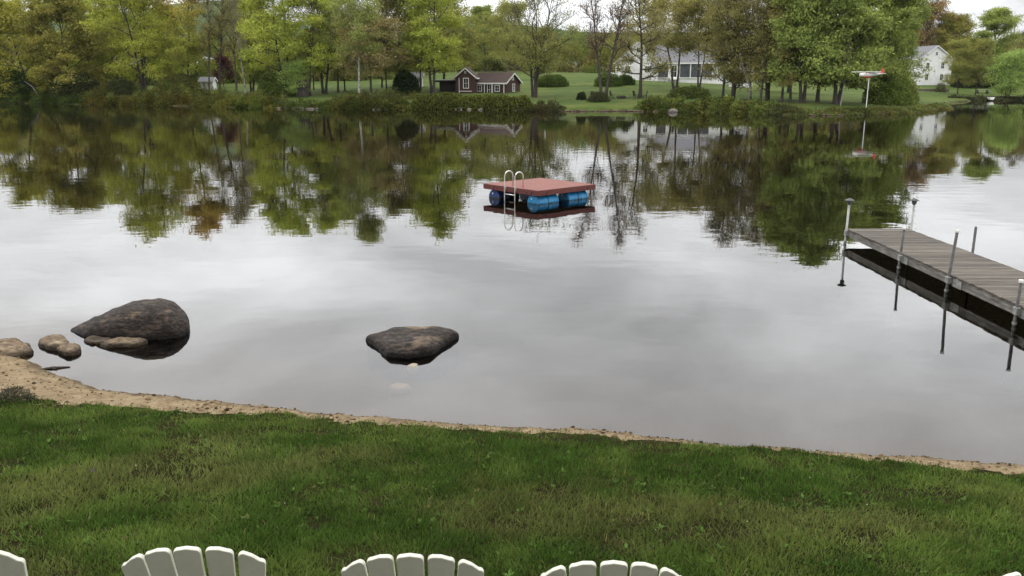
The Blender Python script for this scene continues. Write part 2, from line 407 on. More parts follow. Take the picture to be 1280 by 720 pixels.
# ---- far ground, one sheet to the horizon
xs = np.concatenate([-np.geomspace(3000, 155, 22), np.arange(-150, 165.1, 1.5), np.geomspace(170, 3000, 22)])
ys = np.concatenate([np.array([70, 85, 93]), np.arange(96, 200, 1.5), np.arange(200, 300, 5), np.geomspace(300, 4000, 22)])
X, Y, nx, ny = grid_mesh(xs, ys, None)
Z, S = far_z(X, Y); Z = np.maximum(Z, -2.45)
edge = np.clip((X + 40 * Y / 150 + 10) / 10, 0, 1)          # lawns from the middle of the far bank to the right
lit = np.clip((vnoise(X, Y, 14, 31, 2) - 0.35) * 4, 0, 1) * (1 - edge) * np.clip(1.0 - (S - 6) / 10, 0, 1)
lit = np.maximum(lit, np.clip((S - 95) / 15, 0, 1))
tag(link('far_bank', np_mesh('far_bank', np.stack([X, Y, Z], 1), quads(nx, ny), smooth=True, attr={'shore': S, 'litter': lit}), M['far_ground']),
    'grassy far bank rising gently from the lake', None, None, 'structure')

# ---- water
wx = np.linspace(-600, 600, 13); wy = np.array([4, 12, 30, 60, 100, 140, 180, 212.0])
X, Y, nx, ny = grid_mesh(wx, wy, None)
tag(link('lake_water', np_mesh('lake_water', np.stack([X, Y, X * 0], 1), quads(nx, ny)), M['water']), 'calm lake mirroring the trees and the overcast sky', None, None, 'structure')

# ---- distant hills
def hill(name, prof, Yd, depth, label):
    pxs = np.array([p[0] for p in prof], float); zs = np.array([at(p[0], p[1], Yd).z for p in prof]); xw = np.array([at(p[0], p[1], Yd).x for p in prof])
    gx = np.linspace(xw[0], xw[-1], 260); gy = np.linspace(Yd - depth, Yd + depth, 25)
    X, Y = np.meshgrid(gx, gy)
    top = np.interp(X, xw, zs); top = top + (vnoise(X, Y, 120, 41, 4) - 0.5) * 14
    t = np.clip(1 - np.abs(Y - Yd) / depth, 0, 1)
    Zh = 2 + (top - 2) * (t * t * (3 - 2 * t)) + (vnoise(X, Y, 16, 42, 2) - 0.5) * 5 * t
    return tag(link(name, np_mesh(name, np.stack([X.ravel(), Y.ravel(), Zh.ravel()], 1), quads(260, 25), smooth=True), M['hill']), label, None, None, 'structure')
hill('distant_hill', [(-420, 12), (-100, 8), (20, 11), (90, 22), (160, 16), (230, 6), (300, 1), (335, 16), (400, 36), (520, 34), (560, 26), (592, 23), (640, 31), (720, 40), (900, 44), (1100, 50), (1700, 52)], 1900, 480, 'blue hazy wooded ridge far beyond the trees')

# ---- unseen wall of the house behind the camera, added to shade the chair backs
M['house_wall'] = noise_mat('house_wall', [(0.3, (0.42, 0.42, 0.4)), (0.7, (0.52, 0.52, 0.5))], 2.0)
hwall = MB().box((0, -4.6, 4.2), (17, 6.0, 10.4))
hwall.poly_extrude([(-9.2, -0.7, 9.2), (9.2, -0.7, 9.2), (9.2, -4.6, 12.2), (-9.2, -4.6, 12.2)], (0, 0, 0.2))
tag(hwall.build('house_wall', M['house_wall']), 'unseen wall and eaves of the house behind the viewer, added for shade', None, None, 'structure')
#@@PART2
# ------------------------------------------------------------------ trees
def unit(v): return v / (np.linalg.norm(v, axis=-1, keepdims=True) + 1e-9)
def leaf_quads(P, size, rng, tint, aspect=0.55, droop=0.0):
    """diamond leaves at P with random facing"""
    n = len(P)
    d = unit(rng.normal(size=(n, 3)) + np.array([0, 0, -droop]))
    e = unit(np.cross(d, rng.normal(size=(n, 3))))
    s = (size * rng.uniform(0.6, 1.35, n))[:, None]
    V = np.stack([P - d * s * .5 - e * s * aspect * .5, P - d * s * .3 + e * s * aspect * .6, P + d * s * .7], 1).reshape(-1, 3)
    return V, np.arange(3 * n).reshape(n, 3), np.repeat(tint, 3, 0)
LEAF_K, TINT_K = 2.55, 1.5
def tree_meshes(name, seed, H=20, stems=1, r0=.28, base=.3, spread=6.0, prof='round', nl=15, nb=6, ntw=4, elev=(15, 60), leaves=9000, lsize=.32,
                jit=.45, c1=(.2, .2, .04), c2=(.12, .15, .03), c3=None, lean=.04, bark='bark', stem_gap=.5, droop=.3, bare_top=0.0, tw=1.0, wig=.12):
    rng = np.random.RandomState(seed); rnd = random.Random(seed)
    mb = MB(); anchors = []
    def path(p, d, L, n, up, wig):
        pts = [np.array(p, float)]; d = np.array(d, float); d /= np.linalg.norm(d)
        for _ in range(n):
            d = d + rng.normal(size=3) * wig + np.array([0, 0, up]); d /= np.linalg.norm(d)
            pts.append(pts[-1] + d * L / n)
        return pts
    def interp(pts, u):
        f = u * (len(pts) - 1); i = min(int(f), len(pts) - 2); return pts[i] * (1 - (f - i)) + pts[i + 1] * (f - i), pts[i + 1] - pts[i]
    for s in range(stems):
        a0 = rng.uniform(0, 6.28) if stems == 1 else 6.28 * s / stems + rng.uniform(-.5, .5)
        ln = lean * (1 if stems == 1 else 2.2) * rng.uniform(.6, 1.4)
        hs = H * (1 if s == 0 else rng.uniform(.78, 1.0))
        p0 = (0, 0, -.4) if stems == 1 else (math.cos(a0) * stem_gap * .5, math.sin(a0) * stem_gap * .5, -.4)
        tr = path(p0, (math.cos(a0) * ln, math.sin(a0) * ln, 1), hs * .94 + .4, 9, .03, .035 * (wig / .12))
        rr = r0 / math.sqrt(stems) * (1 if stems == 1 else 1.15)
        mb.tube(tr, [rr * (1.35 if i == 0 else (1 - .93 * (i / 9) ** .85)) + .015 for i in range(10)], 7, False)
        n_l = max(5, int(nl / (1 if stems == 1 else stems ** .6)))
        for k in range(n_l):
            t = base + (.97 - base) * (k + rng.uniform(0, .8)) / n_l
            q, _ = interp(tr, min(t, .99)); u = (t - base) / (1 - base)
            if prof == 'round': pf = math.sin(math.pi * (.18 + .78 * u)) ** .7
            elif prof == 'vase': pf = .55 + .6 * u if u < .7 else .97 - 1.6 * (u - .7)
            elif prof == 'cone': pf = 1.05 - .85 * u
            else: pf = .8 - .35 * u                                   # narrow
            L = spread * pf * rng.uniform(.7, 1.2)
            az = k * 2.4 + rng.uniform(-.6, .6) + s; el = R(elev[0] + (elev[1] - elev[0]) * u + rng.uniform(-10, 10))
            lb = path(q, (math.cos(az) * math.cos(el), math.sin(az) * math.cos(el), math.sin(el)), L, 5, .07, wig)
            rl = max(.02, rr * (1 - .8 * t) * .42)
            mb.tube(lb, [rl * 1.25 * (1 - .75 * i / 5) + .012 for i in range(6)], 5, False)
            for b in range(nb):
                ub = .25 + .75 * (b + rng.uniform(0, .9)) / nb
                qb, db = interp(lb, min(ub, .99)); db = unit(db)
                d2 = unit(db * .9 + unit(rng.normal(size=3)) * .85 + np.array([0, 0, .12]))
                Lb = L * .42 * (1.15 - .5 * ub) * rng.uniform(.7, 1.3) + .3
                br = path(qb, d2, Lb, 3, .05, wig)
                mb.tube(br, [max(.02, rl * .5) * (1 - .7 * i / 3) * tw for i in range(4)], 4, False)
                for w in range(ntw):
                    qw, dw = interp(br, min(.2 + .8 * (w + rng.uniform(0, .9)) / ntw, .99))
                    d3 = unit(unit(dw) + unit(rng.normal(size=3)) * .9 + np.array([0, 0, .15]))
                    Lt = rng.uniform(.6, 1.4)
                    tw_ = path(qw, d3, Lt, 2, .05, .15)
                    mb.tube(tw_, [.013 * tw, .01 * tw, .005 * tw], 3, False)
                    wgt = rng.gamma(1.6)
                    if bare_top and qw[2] > H * (1 - bare_top): wgt *= .15
                    anchors.append((tw_[1], wgt)); anchors.append((tw_[2], wgt))
    trunk = mb.mesh(name + '_trunk', smooth=True); trunk.materials.append(M[bark])
    A = np.array([a[0] for a in anchors]); W = np.array([a[1] for a in anchors]); W /= W.sum()
    leaves = int(leaves * LEAF_K); lsize = lsize * .98
    idx = rng.choice(len(A), leaves, p=W)
    clump = rng.rand(len(A))[idx]
    P = A[idx] + rng.normal(size=(leaves, 3)) * jit * np.array([1.25, 1.25, .45])
    P[:, 2] = np.maximum(P[:, 2], .4)
    f = np.clip(clump * .75 + rng.rand(leaves) * .25, 0, 1)[:, None]
    T = np.array(c1) * f + np.array(c2) * (1 - f)
    if c3 is not None:
        h = np.clip((P[:, 2] / H - .45) * 2.2 + rng.normal(size=leaves) * .2, 0, 1)[:, None]
        T = T * (1 - h) + np.array(c3) * h
    T = T * rng.uniform(.75, 1.25, (leaves, 1)) * TINT_K
    T = T * .9 + T.mean(1, keepdims=True) * .1                  # fresh leaves, slightly greyed
    V, Fq, T4 = leaf_quads(P, lsize, rng, T, .6, droop)
    crown = np_mesh(name + '_crown', V, Fq, T4); crown.materials.append(M['leaf'])
    return trunk, crown, H

YG, YG2 = (.27, .27, .045), (.15, .17, .03)
SPEC = dict(
    maple_a=dict(seed=1, H=18, base=.05, spread=8.0, nl=26, leaves=16000, c1=(.36, .34, .038), c2=(.19, .20, .027), lsize=.36, elev=(0, 60), jit=.6),
    maple_b=dict(seed=2, H=18, base=.05, spread=7.6, nl=26, leaves=16000, c1=(.25, .215, .035), c2=(.10, .115, .022), lsize=.36, elev=(0, 55), jit=.6),
    open_a=dict(seed=3, H=23, stems=3, base=.16, spread=7.5, prof='vase', nl=26, leaves=11500, c1=(.33, .34, .035), c2=(.18, .205, .025), elev=(5, 55), r0=.42, jit=.55),
    open_b=dict(seed=4, H=21, stems=2, base=.2, spread=6.5, nl=24, leaves=11000, c1=(.29, .31, .035), c2=(.16, .195, .025), elev=(5, 60), r0=.36, jit=.55),
    orange=dict(seed=5, H=23, base=.15, spread=6.5, nl=22, leaves=11000, c1=(.29, .30, .035), c2=(.16, .185, .025), c3=(.36, .25, .05), elev=(0, 55), r0=.3, jit=.55),
    bare_a=dict(seed=6, H=22, base=.34, spread=3.2, prof='narrow', nl=16, nb=6, ntw=6, leaves=1700, lsize=.2, c1=(.22, .2, .05), c2=(.14, .12, .045), elev=(40, 70), r0=.2, tw=1.6),
    bare_b=dict(seed=7, H=20, stems=2, base=.32, spread=4.2, prof='narrow', nl=20, nb=7, ntw=7, leaves=1500, lsize=.2, c1=(.22, .14, .07), c2=(.15, .1, .05), elev=(30, 65), r0=.34, bark='bark', tw=1.8, lean=.03),
    grey=dict(seed=8, H=22, base=.25, spread=5.0, nl=20, ntw=5, leaves=10000, lsize=.27, c1=(.24, .26, .06), c2=(.14, .165, .04), elev=(15, 60), r0=.24, jit=.55),
    redbud=dict(seed=9, H=12, base=.25, spread=5.0, nl=15, leaves=5500, lsize=.26, c1=(.26, .2, .08), c2=(.17, .155, .05), elev=(15, 60), r0=.18, jit=.55),
    brown_a=dict(seed=10, H=20, base=.12, spread=4.4, nl=22, nb=7, ntw=6, leaves=5200, lsize=.23, c1=(.26, .22, .065), c2=(.14, .13, .04), elev=(20, 65), r0=.22, bare_top=.3, tw=1.6),
    brown_b=dict(seed=11, H=19, stems=2, base=.10, spread=4.0, nl=24, nb=7, ntw=6, leaves=5200, lsize=.23, c1=(.25, .225, .065), c2=(.125, .13, .035), elev=(25, 68), r0=.26, bare_top=.25, tw=1.6),
    bright_a=dict(seed=12, H=20, base=.12, spread=6.2, nl=24, leaves=13000, lsize=.36, c1=(.25, .29, .055), c2=(.115, .15, .032), elev=(0, 55), r0=.34, jit=.55),
    bright_b=dict(seed=13, H=20, stems=2, base=.16, spread=5.8, nl=26, leaves=13000, lsize=.36, c1=(.215, .255, .05), c2=(.095, .13, .03), elev=(5, 60), r0=.34, jit=.55),
    young=dict(seed=14, H=9, stems=3, base=.06, spread=3.0, nl=20, leaves=5000, lsize=.26, c1=(.24, .31, .07), c2=(.14, .21, .04), elev=(25, 65), r0=.12),
    rust=dict(seed=15, H=16, base=.2, spread=6.5, nl=20, leaves=9000, lsize=.3, c1=(.24, .15, .05), c2=(.15, .115, .038), elev=(10, 55), r0=.26, jit=.55),
    olive=dict(seed=16, H=15, base=.22, spread=5.5, nl=20, nb=6, ntw=5, leaves=9000, lsize=.28, c1=(.24, .235, .05), c2=(.13, .14, .03), elev=(5, 60), r0=.22, jit=.55),
    high=dict(seed=21, H=17, base=.44, spread=6.2, nl=18, nb=6, ntw=5, leaves=8500, lsize=.26, c1=(.23, .20, .05), c2=(.13, .125, .035), elev=(10, 55), r0=.26, jit=.5, stems=2, lean=.07),
    sparse=dict(seed=17, H=19, base=.2, spread=7.0, prof='vase', nl=24, nb=7, ntw=6, leaves=5200, lsize=.25, c1=(.23, .235, .055), c2=(.14, .15, .038), elev=(20, 62), r0=.36, bare_top=.42, bark='bark', tw=1.8, stems=3),
    flower=dict(seed=18, H=18, base=.17, spread=4.6, nl=20, nb=6, ntw=5, leaves=2600, lsize=.25, c1=(.23, .2, .075), c2=(.14, .14, .045), elev=(5, 62), r0=.26, bare_top=.3, bark='bark', tw=1.6),
    plum=dict(seed=19, H=8, base=.2, spread=3.5, nl=14, leaves=3500, lsize=.28, c1=(.085, .03, .028), c2=(.045, .018, .018), r0=.14),
)
PROTO = {}
def plant_tree(spec, px, Y, H, wide, label, rz=None, name='leafy_tree', bark=None, group='trees along the far shore', lean=(0, 0)):
    if spec not in PROTO: PROTO[spec] = tree_meshes(spec, **SPEC[spec])
    tr, cr, h0 = PROTO[spec]
    p = at(px, 125, Y); z = fz(p.x, Y)
    o = thing(name, (p.x, Y, z), label, 'tree', group)
    k = H / h0
    o.scale = (k * wide, k * wide, k * .92)
    o.rotation_euler = (lean[0], lean[1], rz if rz is not None else random.uniform(0, 6.28))
    t = link('trunk', tr, None, o); link('crown', cr, None, o)
    if bark:
        t.material_slots[0].link = 'OBJECT'; t.material_slots[0].material = M[bark]
    return o

T = plant_tree
# left third of the far shore
T('maple_a', -55, 172, 17, 1.0, 'olive leafy tree cut by the left edge of the picture')
T('maple_a', 38, 168, 17.5, 1.05, 'broad golden green tree with crown down to the water, far left', rz=1.0)
T('maple_b', 96, 163, 19, .98, 'dense brownish olive tree right of the golden green one', rz=.6)
T('open_a', 150, 172, 20, .9, 'yellow green tree behind the three dark stems, far left', rz=2.2)
T('open_a', 181, 163, 24, .95, 'tall yellow green tree with three dark stems fanning upward', rz=0)
T('orange', 234, 162, 24, .9, 'tall tree with orange tinged top and one dark trunk', rz=0)
T('open_b', 212, 176, 17, .8, 'smaller yellow green tree behind the orange tinged one', rz=4)
T('bare_a', 275, 160, 24, 1.0, 'slim nearly bare tree, leftmost of the bare group', name='bare_tree')
T('bare_a', 296, 158, 23, .9, 'slim nearly bare tree in the middle of the bare group', rz=2.0, name='bare_tree')
T('bare_a', 308, 157, 20, .75, 'thin pale barked birch among the bare trees', rz=4.0, name='birch_tree', bark='birch')
T('plum', 281, 186, 6.0, .8, 'small dark purple leaved tree behind the bare trees', name='plum_tree')
T('plum', 323, 190, 5.0, .8, 'small dark purple leaved tree, lower and right of the other purple one', name='plum_tree', rz=2)
T('open_b', 360, 151, 22, .92, 'yellow green tree with twin dark stems above the dark hut', rz=.4)
T('open_b', 406, 153, 21, .8, 'tall yellow green tree, trunk dark against the pale lawn', rz=2.6)
T('bright_a', 333, 168, 14, .8, 'mid green tree behind the bare birches', rz=1.6)
T('grey', 423, 154, 20, .8, 'slender grey green tree close right of the dark trunk on the lawn')
T('grey', 449, 140, 22, .82, 'grey green birch with white trunk at the water edge', rz=1, name='birch_tree', bark='birch')
T('redbud', 464, 143, 13, 1.1, 'low tree with rusty pink young leaves left of the dark bush')
T('olive', 500, 152, 16.5, 1.0, 'olive brown tree behind the dark rounded bush')
T('open_b', 541, 146, 21, .85, 'tall yellow green tree with thick trunk left of the brown cottage', rz=5)
T('olive', 556, 160, 17, 1.0, 'olive tree with its crown right above the brown cottage gable', rz=2)
T('bare_a', 262, 157, 21, .8, 'thin dark bare tree just left of the bare group', rz=1.2, name='bare_tree')
T('bare_a', 340, 153, 21, .8, 'thin dark bare tree left of the twin stemmed yellow green tree', rz=3.1, name='bare_tree')
T('bare_a', 388, 150, 19, .8, 'thin bare tree directly right of the dark hut', rz=.3, name='bare_tree')
T('bare_a', 484, 148, 19, .8, 'thin bare tree left of the dark rounded bush', rz=5.1, name='bare_tree')
T('bare_a', 526, 154, 20, .8, 'thin bare tree standing by the tiny white shed', rz=2.1, name='bare_tree')
T('open_b', 120, 178, 20, .8, 'yellow green tree rising behind the brownish olive one', rz=1.1)
T('young', 371, 149.5, 6.0, 1.1, 'low light green sapling beside the dark hut', rz=2, name='sapling')
T('olive', 432, 160, 11, .9, 'low olive tree on the lawn behind the slender grey green one', rz=1.3)
T('redbud', 393, 166, 10, .9, 'low tree with tan young leaves far up the pale lawn', rz=2.2)
T('bright_a', 478, 168, 13, .8, 'fresh green tree up the lawn behind the rusty pink one', rz=.7)
T('open_b', 316, 166, 18, .75, 'yellow green tree filling in behind the bare birch', rz=3.3)
# open middle
T('bright_a', 607, 236, 17, .9, 'round fresh green tree standing far behind the brown cottage', rz=2, group='trees behind the houses')
T('olive', 632, 225, 17, 1.0, 'olive tree far behind the right end of the brown cottage', rz=4, group='trees behind the houses')
T('sparse', 668, 137, 19, .95, 'spreading half bare tree right of the brown cottage', rz=.8)
T('bare_b', 754, 130, 21.5, .85, 'tall bare tree forking into two stems at the stone bank', rz=.3, name='bare_tree')
T('flower', 800, 133, 19.5, 1.0, 'straight dark trunked tree in front of the white gable', rz=1)
T('high', 843, 150, 17, 1.05, 'leaning olive crowned tree before the screened porch', rz=2.5, lean=(0, R(6)))
T('high', 872, 146, 16, .85, 'thin olive crowned tree before the right end of the screened porch', rz=1.1)
# right cluster
T('brown_a', 903, 128, 19, .9, 'brownish thin leaved tree, first of the brown clump left to right', rz=.5)
T('brown_b', 915, 126, 20.5, 1.0, 'brownish twin stemmed tree beside the broken pale branch', rz=1)
T('brown_a', 938, 124, 19.5, .85, 'pale barked brownish tree behind the tall bank grass', rz=3, bark='bark_grey')
T('brown_b', 960, 122, 20, .9, 'brownish twin stemmed tree just right of the tall bank grass', rz=4)
T('brown_a', 977, 119, 19.5, .85, 'brownish slender tree next to the bright green crowns', rz=5)
T('bright_b', 1003, 117, 20.5, .85, 'bright green tree with stems at the left end of the grassy point', rz=.2)
T('bright_a', 1022, 119, 19, .8, 'bright green tree behind the leaning trunks on the point', rz=1.5, lean=(0, R(3)))
T('bright_b', 1046, 116, 20.5, 1.0, 'thick trunked bright green tree, tallest on the grassy point', rz=3.3)
T('bare_a', 1051, 113, 9, .7, 'short leaning white birch beside the thick trunk on the point', rz=1, name='birch_tree', bark='birch', lean=(0, R(9)))
T('bright_a', 1086, 124, 18.5, .95, 'dark green full tree behind the model airplane', rz=4)
T('bright_b', 1112, 138, 18, .8, 'dark green tree between the airplane and the white house', rz=5)
T('bright_a', 985, 150, 16, 1.0, 'green tree standing behind the brown clump', rz=2.4, group='trees behind the houses')
T('rust', 1150, 238, 20, .85, 'rust brown tree overhanging the tall white house', rz=1, group='trees around the cove')
T('bare_b', 1146, 236, 24, .8, 'bare grey tree rising above the rust brown one', rz=2, name='bare_tree', group='trees around the cove')
T('olive', 1196, 192, 11.5, .85, 'small twin trunked tree right of the white house', rz=0, group='trees around the cove')
T('olive', 1218, 190, 11.5, .75, 'small tan green tree at the cove bank beside the picnic table', rz=3, group='trees around the cove')
T('bright_a', 1232, 238, 19, 1.1, 'dark green domed tree, highest crown above the cove', rz=3, group='trees around the cove')
T('maple_b', 1185, 236, 17, .9, 'dull olive tree behind the right roof edge of the white house', rz=1, group='trees around the cove')
T('young', 1258, 184, 9.5, 1.0, 'young light green tree at the cove edge, far right', rz=1, group='trees around the cove')
T('brown_b', 1276, 222, 16, 1.3, 'hazy grey brown tree above the young green one', rz=1, group='trees around the cove')
T('maple_b', 1330, 215, 15, 1.2, 'olive tree cut by the right edge of the picture', rz=1, group='trees around the cove')

T('bare_a', 950, 120, 20, .9, 'tall thin bare tree in the middle of the brown clump', rz=.9, name='bare_tree')
T('bare_a', 988, 118, 20, .9, 'tall thin bare tree between the brown clump and the bright crowns', rz=2.9, name='bare_tree')
# broken branch
mb = MB()
b0 = at(938, 108, 123.5); b1 = at(930, 88, 123.0); b2 = at(925, 66, 122.6)
base = Vector((b0.x + .1, 123.7, fz(b0.x, 123.7) - .2))
mb.tube([base, b0, b1, b2], [.22, .19, .14, .07], 7)
tag(mb.build('dead_tree', M['birch'], smooth=True), 'pale broken dead tree slanting among the brown trees', 'dead tree')

# ------------------------------------------------------------------ leaf clouds: shrubs, hedge, undergrowth, woodland
def cloud(rng, n, c, r, lump=.35, hollow=.55):
    """points through the outer volume of a lumpy ellipsoid standing on c"""
    d = unit(rng.normal(size=(n, 3))); d[:, 2] = np.abs(d[:, 2]) * 1.0 - .15
    k = rng.rand(12, 3) * 2 - 1; k = unit(k)
    bump = 1 + lump * (np.max(d @ k.T, axis=1) - .75) * 2
    rad = (hollow + (1 - hollow) * rng.rand(n) ** .6) * bump
    return np.array(c) + d * rad[:, None] * np.array(r)
def shrub(name, px, Y, w, h, n, c1, c2, label, lsize=.25, depth=None, group='shrubs on the far bank', seed=1, cat='shrub', zoff=0):
    rng = np.random.RandomState(seed + int(px))
    p = at(px, 125, Y); z = fz(p.x, Y) + zoff
    o = thing(name, (p.x, Y, z), label, cat, group)
    P = cloud(rng, n, (0, 0, h * .12), (w / 2, (depth or w) / 2, h * .86))
    P[:, 2] = np.maximum(P[:, 2], .05)
    f = rng.rand(n, 1) * .6 + .4 * vnoise(P[:, 0] + 50, P[:, 2] + 50, .7, 9, 2)[:, None]
    tint = (np.array(c1) * f + np.array(c2) * (1 - f)) * rng.uniform(.75, 1.25, (n, 1))
    P = np.repeat(P, 2, 0) + rng.normal(size=(2 * n, 3)) * lsize * .5; V, Fq, T4 = leaf_quads(P, lsize, rng, np.repeat(tint, 2, 0), .6, .1)
    link('foliage', np_mesh('foliage', V, Fq, T4), M['leaf'], o)
    mb = MB()
    for k in range(7):
        a = k * .9; mb.tube([(math.cos(a) * .1, math.sin(a) * .1, -.25), (math.cos(a) * w * .15, math.sin(a) * w * .15, h * .4), (math.cos(a) * w * .28, math.sin(a) * w * .28, h * .75)], [.05, .035, .015], 5)
    mb.build('stem', M['bark'], o)
    return o
shrub('evergreen_shrub', 507, 144, 4.6, 4.6, 3600, (.035, .055, .018), (.018, .028, .012), 'dark rounded evergreen bush by the lawn gap', .3)
shrub('round_shrub', 690, 163, 5.6, 2.8, 2600, (.12, .16, .035), (.05, .075, .02), 'clipped green bush at the foot of the pole', .28)
shrub('round_shrub', 760, 160, 5.0, 2.6, 2400, (.12, .17, .035), (.045, .07, .02), 'clipped green bush behind the forked bare tree', .28)
shrub('round_shrub', 782, 162, 2.8, 2.2, 1400, (.1, .14, .03), (.04, .065, .02), 'smaller clipped bush tucked beside the forked tree', .26)
shrub('low_shrub', 727, 131, 1.4, 1.4, 700, (.06, .08, .03), (.03, .04, .02), 'small dark shrub on the stone bank left of the forked tree', .18)
shrub('low_shrub', 748, 127.5, 3.2, 1.7, 1400, (.07, .075, .03), (.03, .035, .018), 'brushy shrub growing at the foot of the forked tree', .2)
shrub('tall_shrub', 1112, 122, 6.5, 6.5, 6000, (.19, .24, .05), (.09, .13, .03), 'tall bushy green thicket at the right end of the point', .28)
shrub('tall_shrub', 1131, 128, 3.6, 4.2, 3000, (.21, .24, .07), (.12, .14, .04), 'paler bush at the thicket edge before the white house', .26)
shrub('low_shrub', 1174, 199, 2.2, 2.6, 350, (.12, .12, .05), (.07, .07, .03), 'thin greyish shrub before the white house windows', .22, group='shrubs around the cove')
shrub('tall_shrub', 12, 166, 9, 6.5, 5500, (.09, .13, .03), (.035, .055, .018), 'dark green bush at the water, far left corner', .32)
shrub('tall_shrub', 96, 160, 9, 6, 4500, (.075, .085, .028), (.03, .035, .016), 'dark bush under the brownish olive tree', .32)
shrub('tall_shrub', 150, 158, 7, 4, 3200, (.08, .09, .03), (.03, .036, .016), 'dark low bush left of the three stemmed tree', .3)
shrub('tall_shrub', 222, 158, 8, 5, 4200, (.15, .15, .035), (.07, .075, .025), 'yellowish bush below the orange tinged tree', .3)
shrub('tall_shrub', 345, 150, 6, 5, 3600, (.13, .17, .035), (.07, .09, .025), 'light green bush left of the dark hut', .28)
shrub('tall_shrub', 1250, 214, 12, 5, 3000, (.05, .065, .02), (.025, .03, .014), 'dark green thicket behind the picnic table', .4, group='shrubs around the cove')
shrub('tall_shrub', 1208, 214, 9, 5, 2500, (.055, .06, .022), (.025, .03, .014), 'dark thicket beside the white house corner', .4, group='shrubs around the cove')
shrub('tall_shrub', 862, 131, 6, 1.9, 2200, (.16, .2, .05), (.07, .09, .028), 'loose green brush below the leaning tree', .24)

# clipped hedge in front of the cottage
rng = np.random.RandomState(5)
hx0, hx1 = at(516, 130, 131).x, at(668, 130, 130).x
n = 34000
u = rng.rand(n); px_ = hx0 + (hx1 - hx0) * u
dd = unit(rng.normal(size=(n, 2)) ) ; dd[:, 1] = np.abs(dd[:, 1])
rad = .6 + .4 * rng.rand(n) ** .5
hh = (2.15 + .45 * (vnoise(px_, px_ * 0, 2.2, 8, 2) - .5) * 2) * np.clip(np.minimum(u, 1 - u) * 14, .35, 1)
ysh = np.interp(px_, [p[0] for p in far_pts[2:20]], [p[1] for p in far_pts[2:20]]) + 1.0
P = np.stack([px_, ysh + dd[:, 0] * rad * 1.6 + (vnoise(px_, px_ * 0 + 9, 3, 8, 2) - .5), dd[:, 1] * rad * hh], 1)
P[:, 2] -= 0.05
zt = P[:, 2:3] / 2.4
tint = np.array((.15, .17, .035)) * rng.uniform(.55, 1.25, (n, 1)) * np.array((1, 1, 1)); dk = rng.rand(n, 1) < .35
tint = np.where(dk, np.array((.03, .03, .012)), tint * 1.25)
V_, F_, T_ = leaf_quads(P, .24, rng, tint, .6)
ho = thing('hedge', (0, 0, 0), 'long olive green hedge along the water before the brown cottage', 'hedge')
link('foliage', np_mesh('hedge_leaves', V_, F_, T_), M['leaf'], ho)
mb = MB()
for k in range(26):
    x = hx0 + (hx1 - hx0) * (k + .5) / 26
    yk = float(np.interp(x, [p[0] for p in far_pts[2:20]], [p[1] for p in far_pts[2:20]])) + 1.2; mb.tube([(x, yk, -.2), (x + .2 * math.sin(k * 3), yk + .2 * math.cos(k * 5), 1.6)], [.05, .02], 5)
mb.build('stem', M['bark'], ho)

# undergrowth on the bank, one mass
def undergrowth():
    rng = np.random.RandomState(12); Ps, Ts = [], []
    spec = [(-80, 110, 2.4, (.075, .105, .02), (.02, .026, .01), 150, 0), (105, 260, 2.0, (.12, .115, .022), (.026, .026, .01), 130, 0), (255, 345, 1.8, (.13, .15, .025), (.03, .035, .012), 110, 0),
            (340, 420, 1.7, (.1, .13, .03), (.04, .05, .02), 90, 0), (415, 505, 1.8, (.1, .115, .022), (.025, .028, .011), 120, 0), (664, 700, 1.3, (.08, .08, .03), (.035, .035, .016), 120, 0),
            (810, 965, 2.2, (.17, .21, .045), (.045, .05, .018), 190, 0.5), (960, 1000, 1.0, (.11, .12, .04), (.05, .045, .02), 120, .5), (1000, 1186, .32, (.15, .17, .045), (.08, .08, .03), 70, 0),
            (1192, 1500, .9, (.07, .07, .03), (.03, .03, .016), 50, 0)]
    spec += [(-80, 345, 2.7, (.15, .155, .035), (.04, .045, .017), 110, 4.0), (-80, 260, 3.6, (.17, .185, .035), (.06, .07, .022), 110, 9.0), (415, 500, 2.2, (.1, .115, .03), (.045, .05, .02), 120, 3.0), (400, 520, 2.0, (.12, .14, .035), (.055, .06, .02), 60, 14.0)]
    for a, b, h, c1, c2, dens, off in spec:
        edge = [plane_at(x, np.interp(x, [p[0] for p in far_px[:22]] if b < 1189 else [p[0] for p in far_px[24:]], [p[1] for p in far_px[:22]] if b < 1189 else [p[1] for p in far_px[24:]])) for x in np.arange(a, b, 4.0)]
        for e in edge:
            m = rng.randint(int(dens * .8), int(dens * 2.0))
            hk = h * rng.uniform(.25, 1.0) * (.55 + .9 * float(vnoise(e.x, 3.3, 5.0, 61, 2))); w = rng.uniform(.7, 1.6)
            c = np.array([e.x, e.y - .45 + off + rng.uniform(0, 2.2), 0])
            P = cloud(rng, m, c, (w, .9, hk))
            P[:, 2] = np.maximum(P[:, 2], .02)
            zz = far_z(P[:, 0], P[:, 1])[0]; P[:, 2] += np.maximum(zz, 0)
            f = rng.rand(m, 1)
            Ps.append(P); Ts.append((np.array(c1) * f + np.array(c2) * (1 - f)) * rng.uniform(.55, 1.45) * np.array((rng.uniform(.85, 1.2), 1, 1)))
    P = np.concatenate(Ps); P = np.repeat(P, 2, 0) + rng.normal(size=(2 * len(P), 3)) * .12; V, Fq, T4 = leaf_quads(P, .27, rng, np.repeat(np.concatenate(Ts), 2, 0), .45)
    tag(link('bank_undergrowth', np_mesh('bank_undergrowth', V, Fq, T4), M['leaf']), 'tangled low undergrowth and bank grass along the far waterline', None, None, 'stuff')
undergrowth()

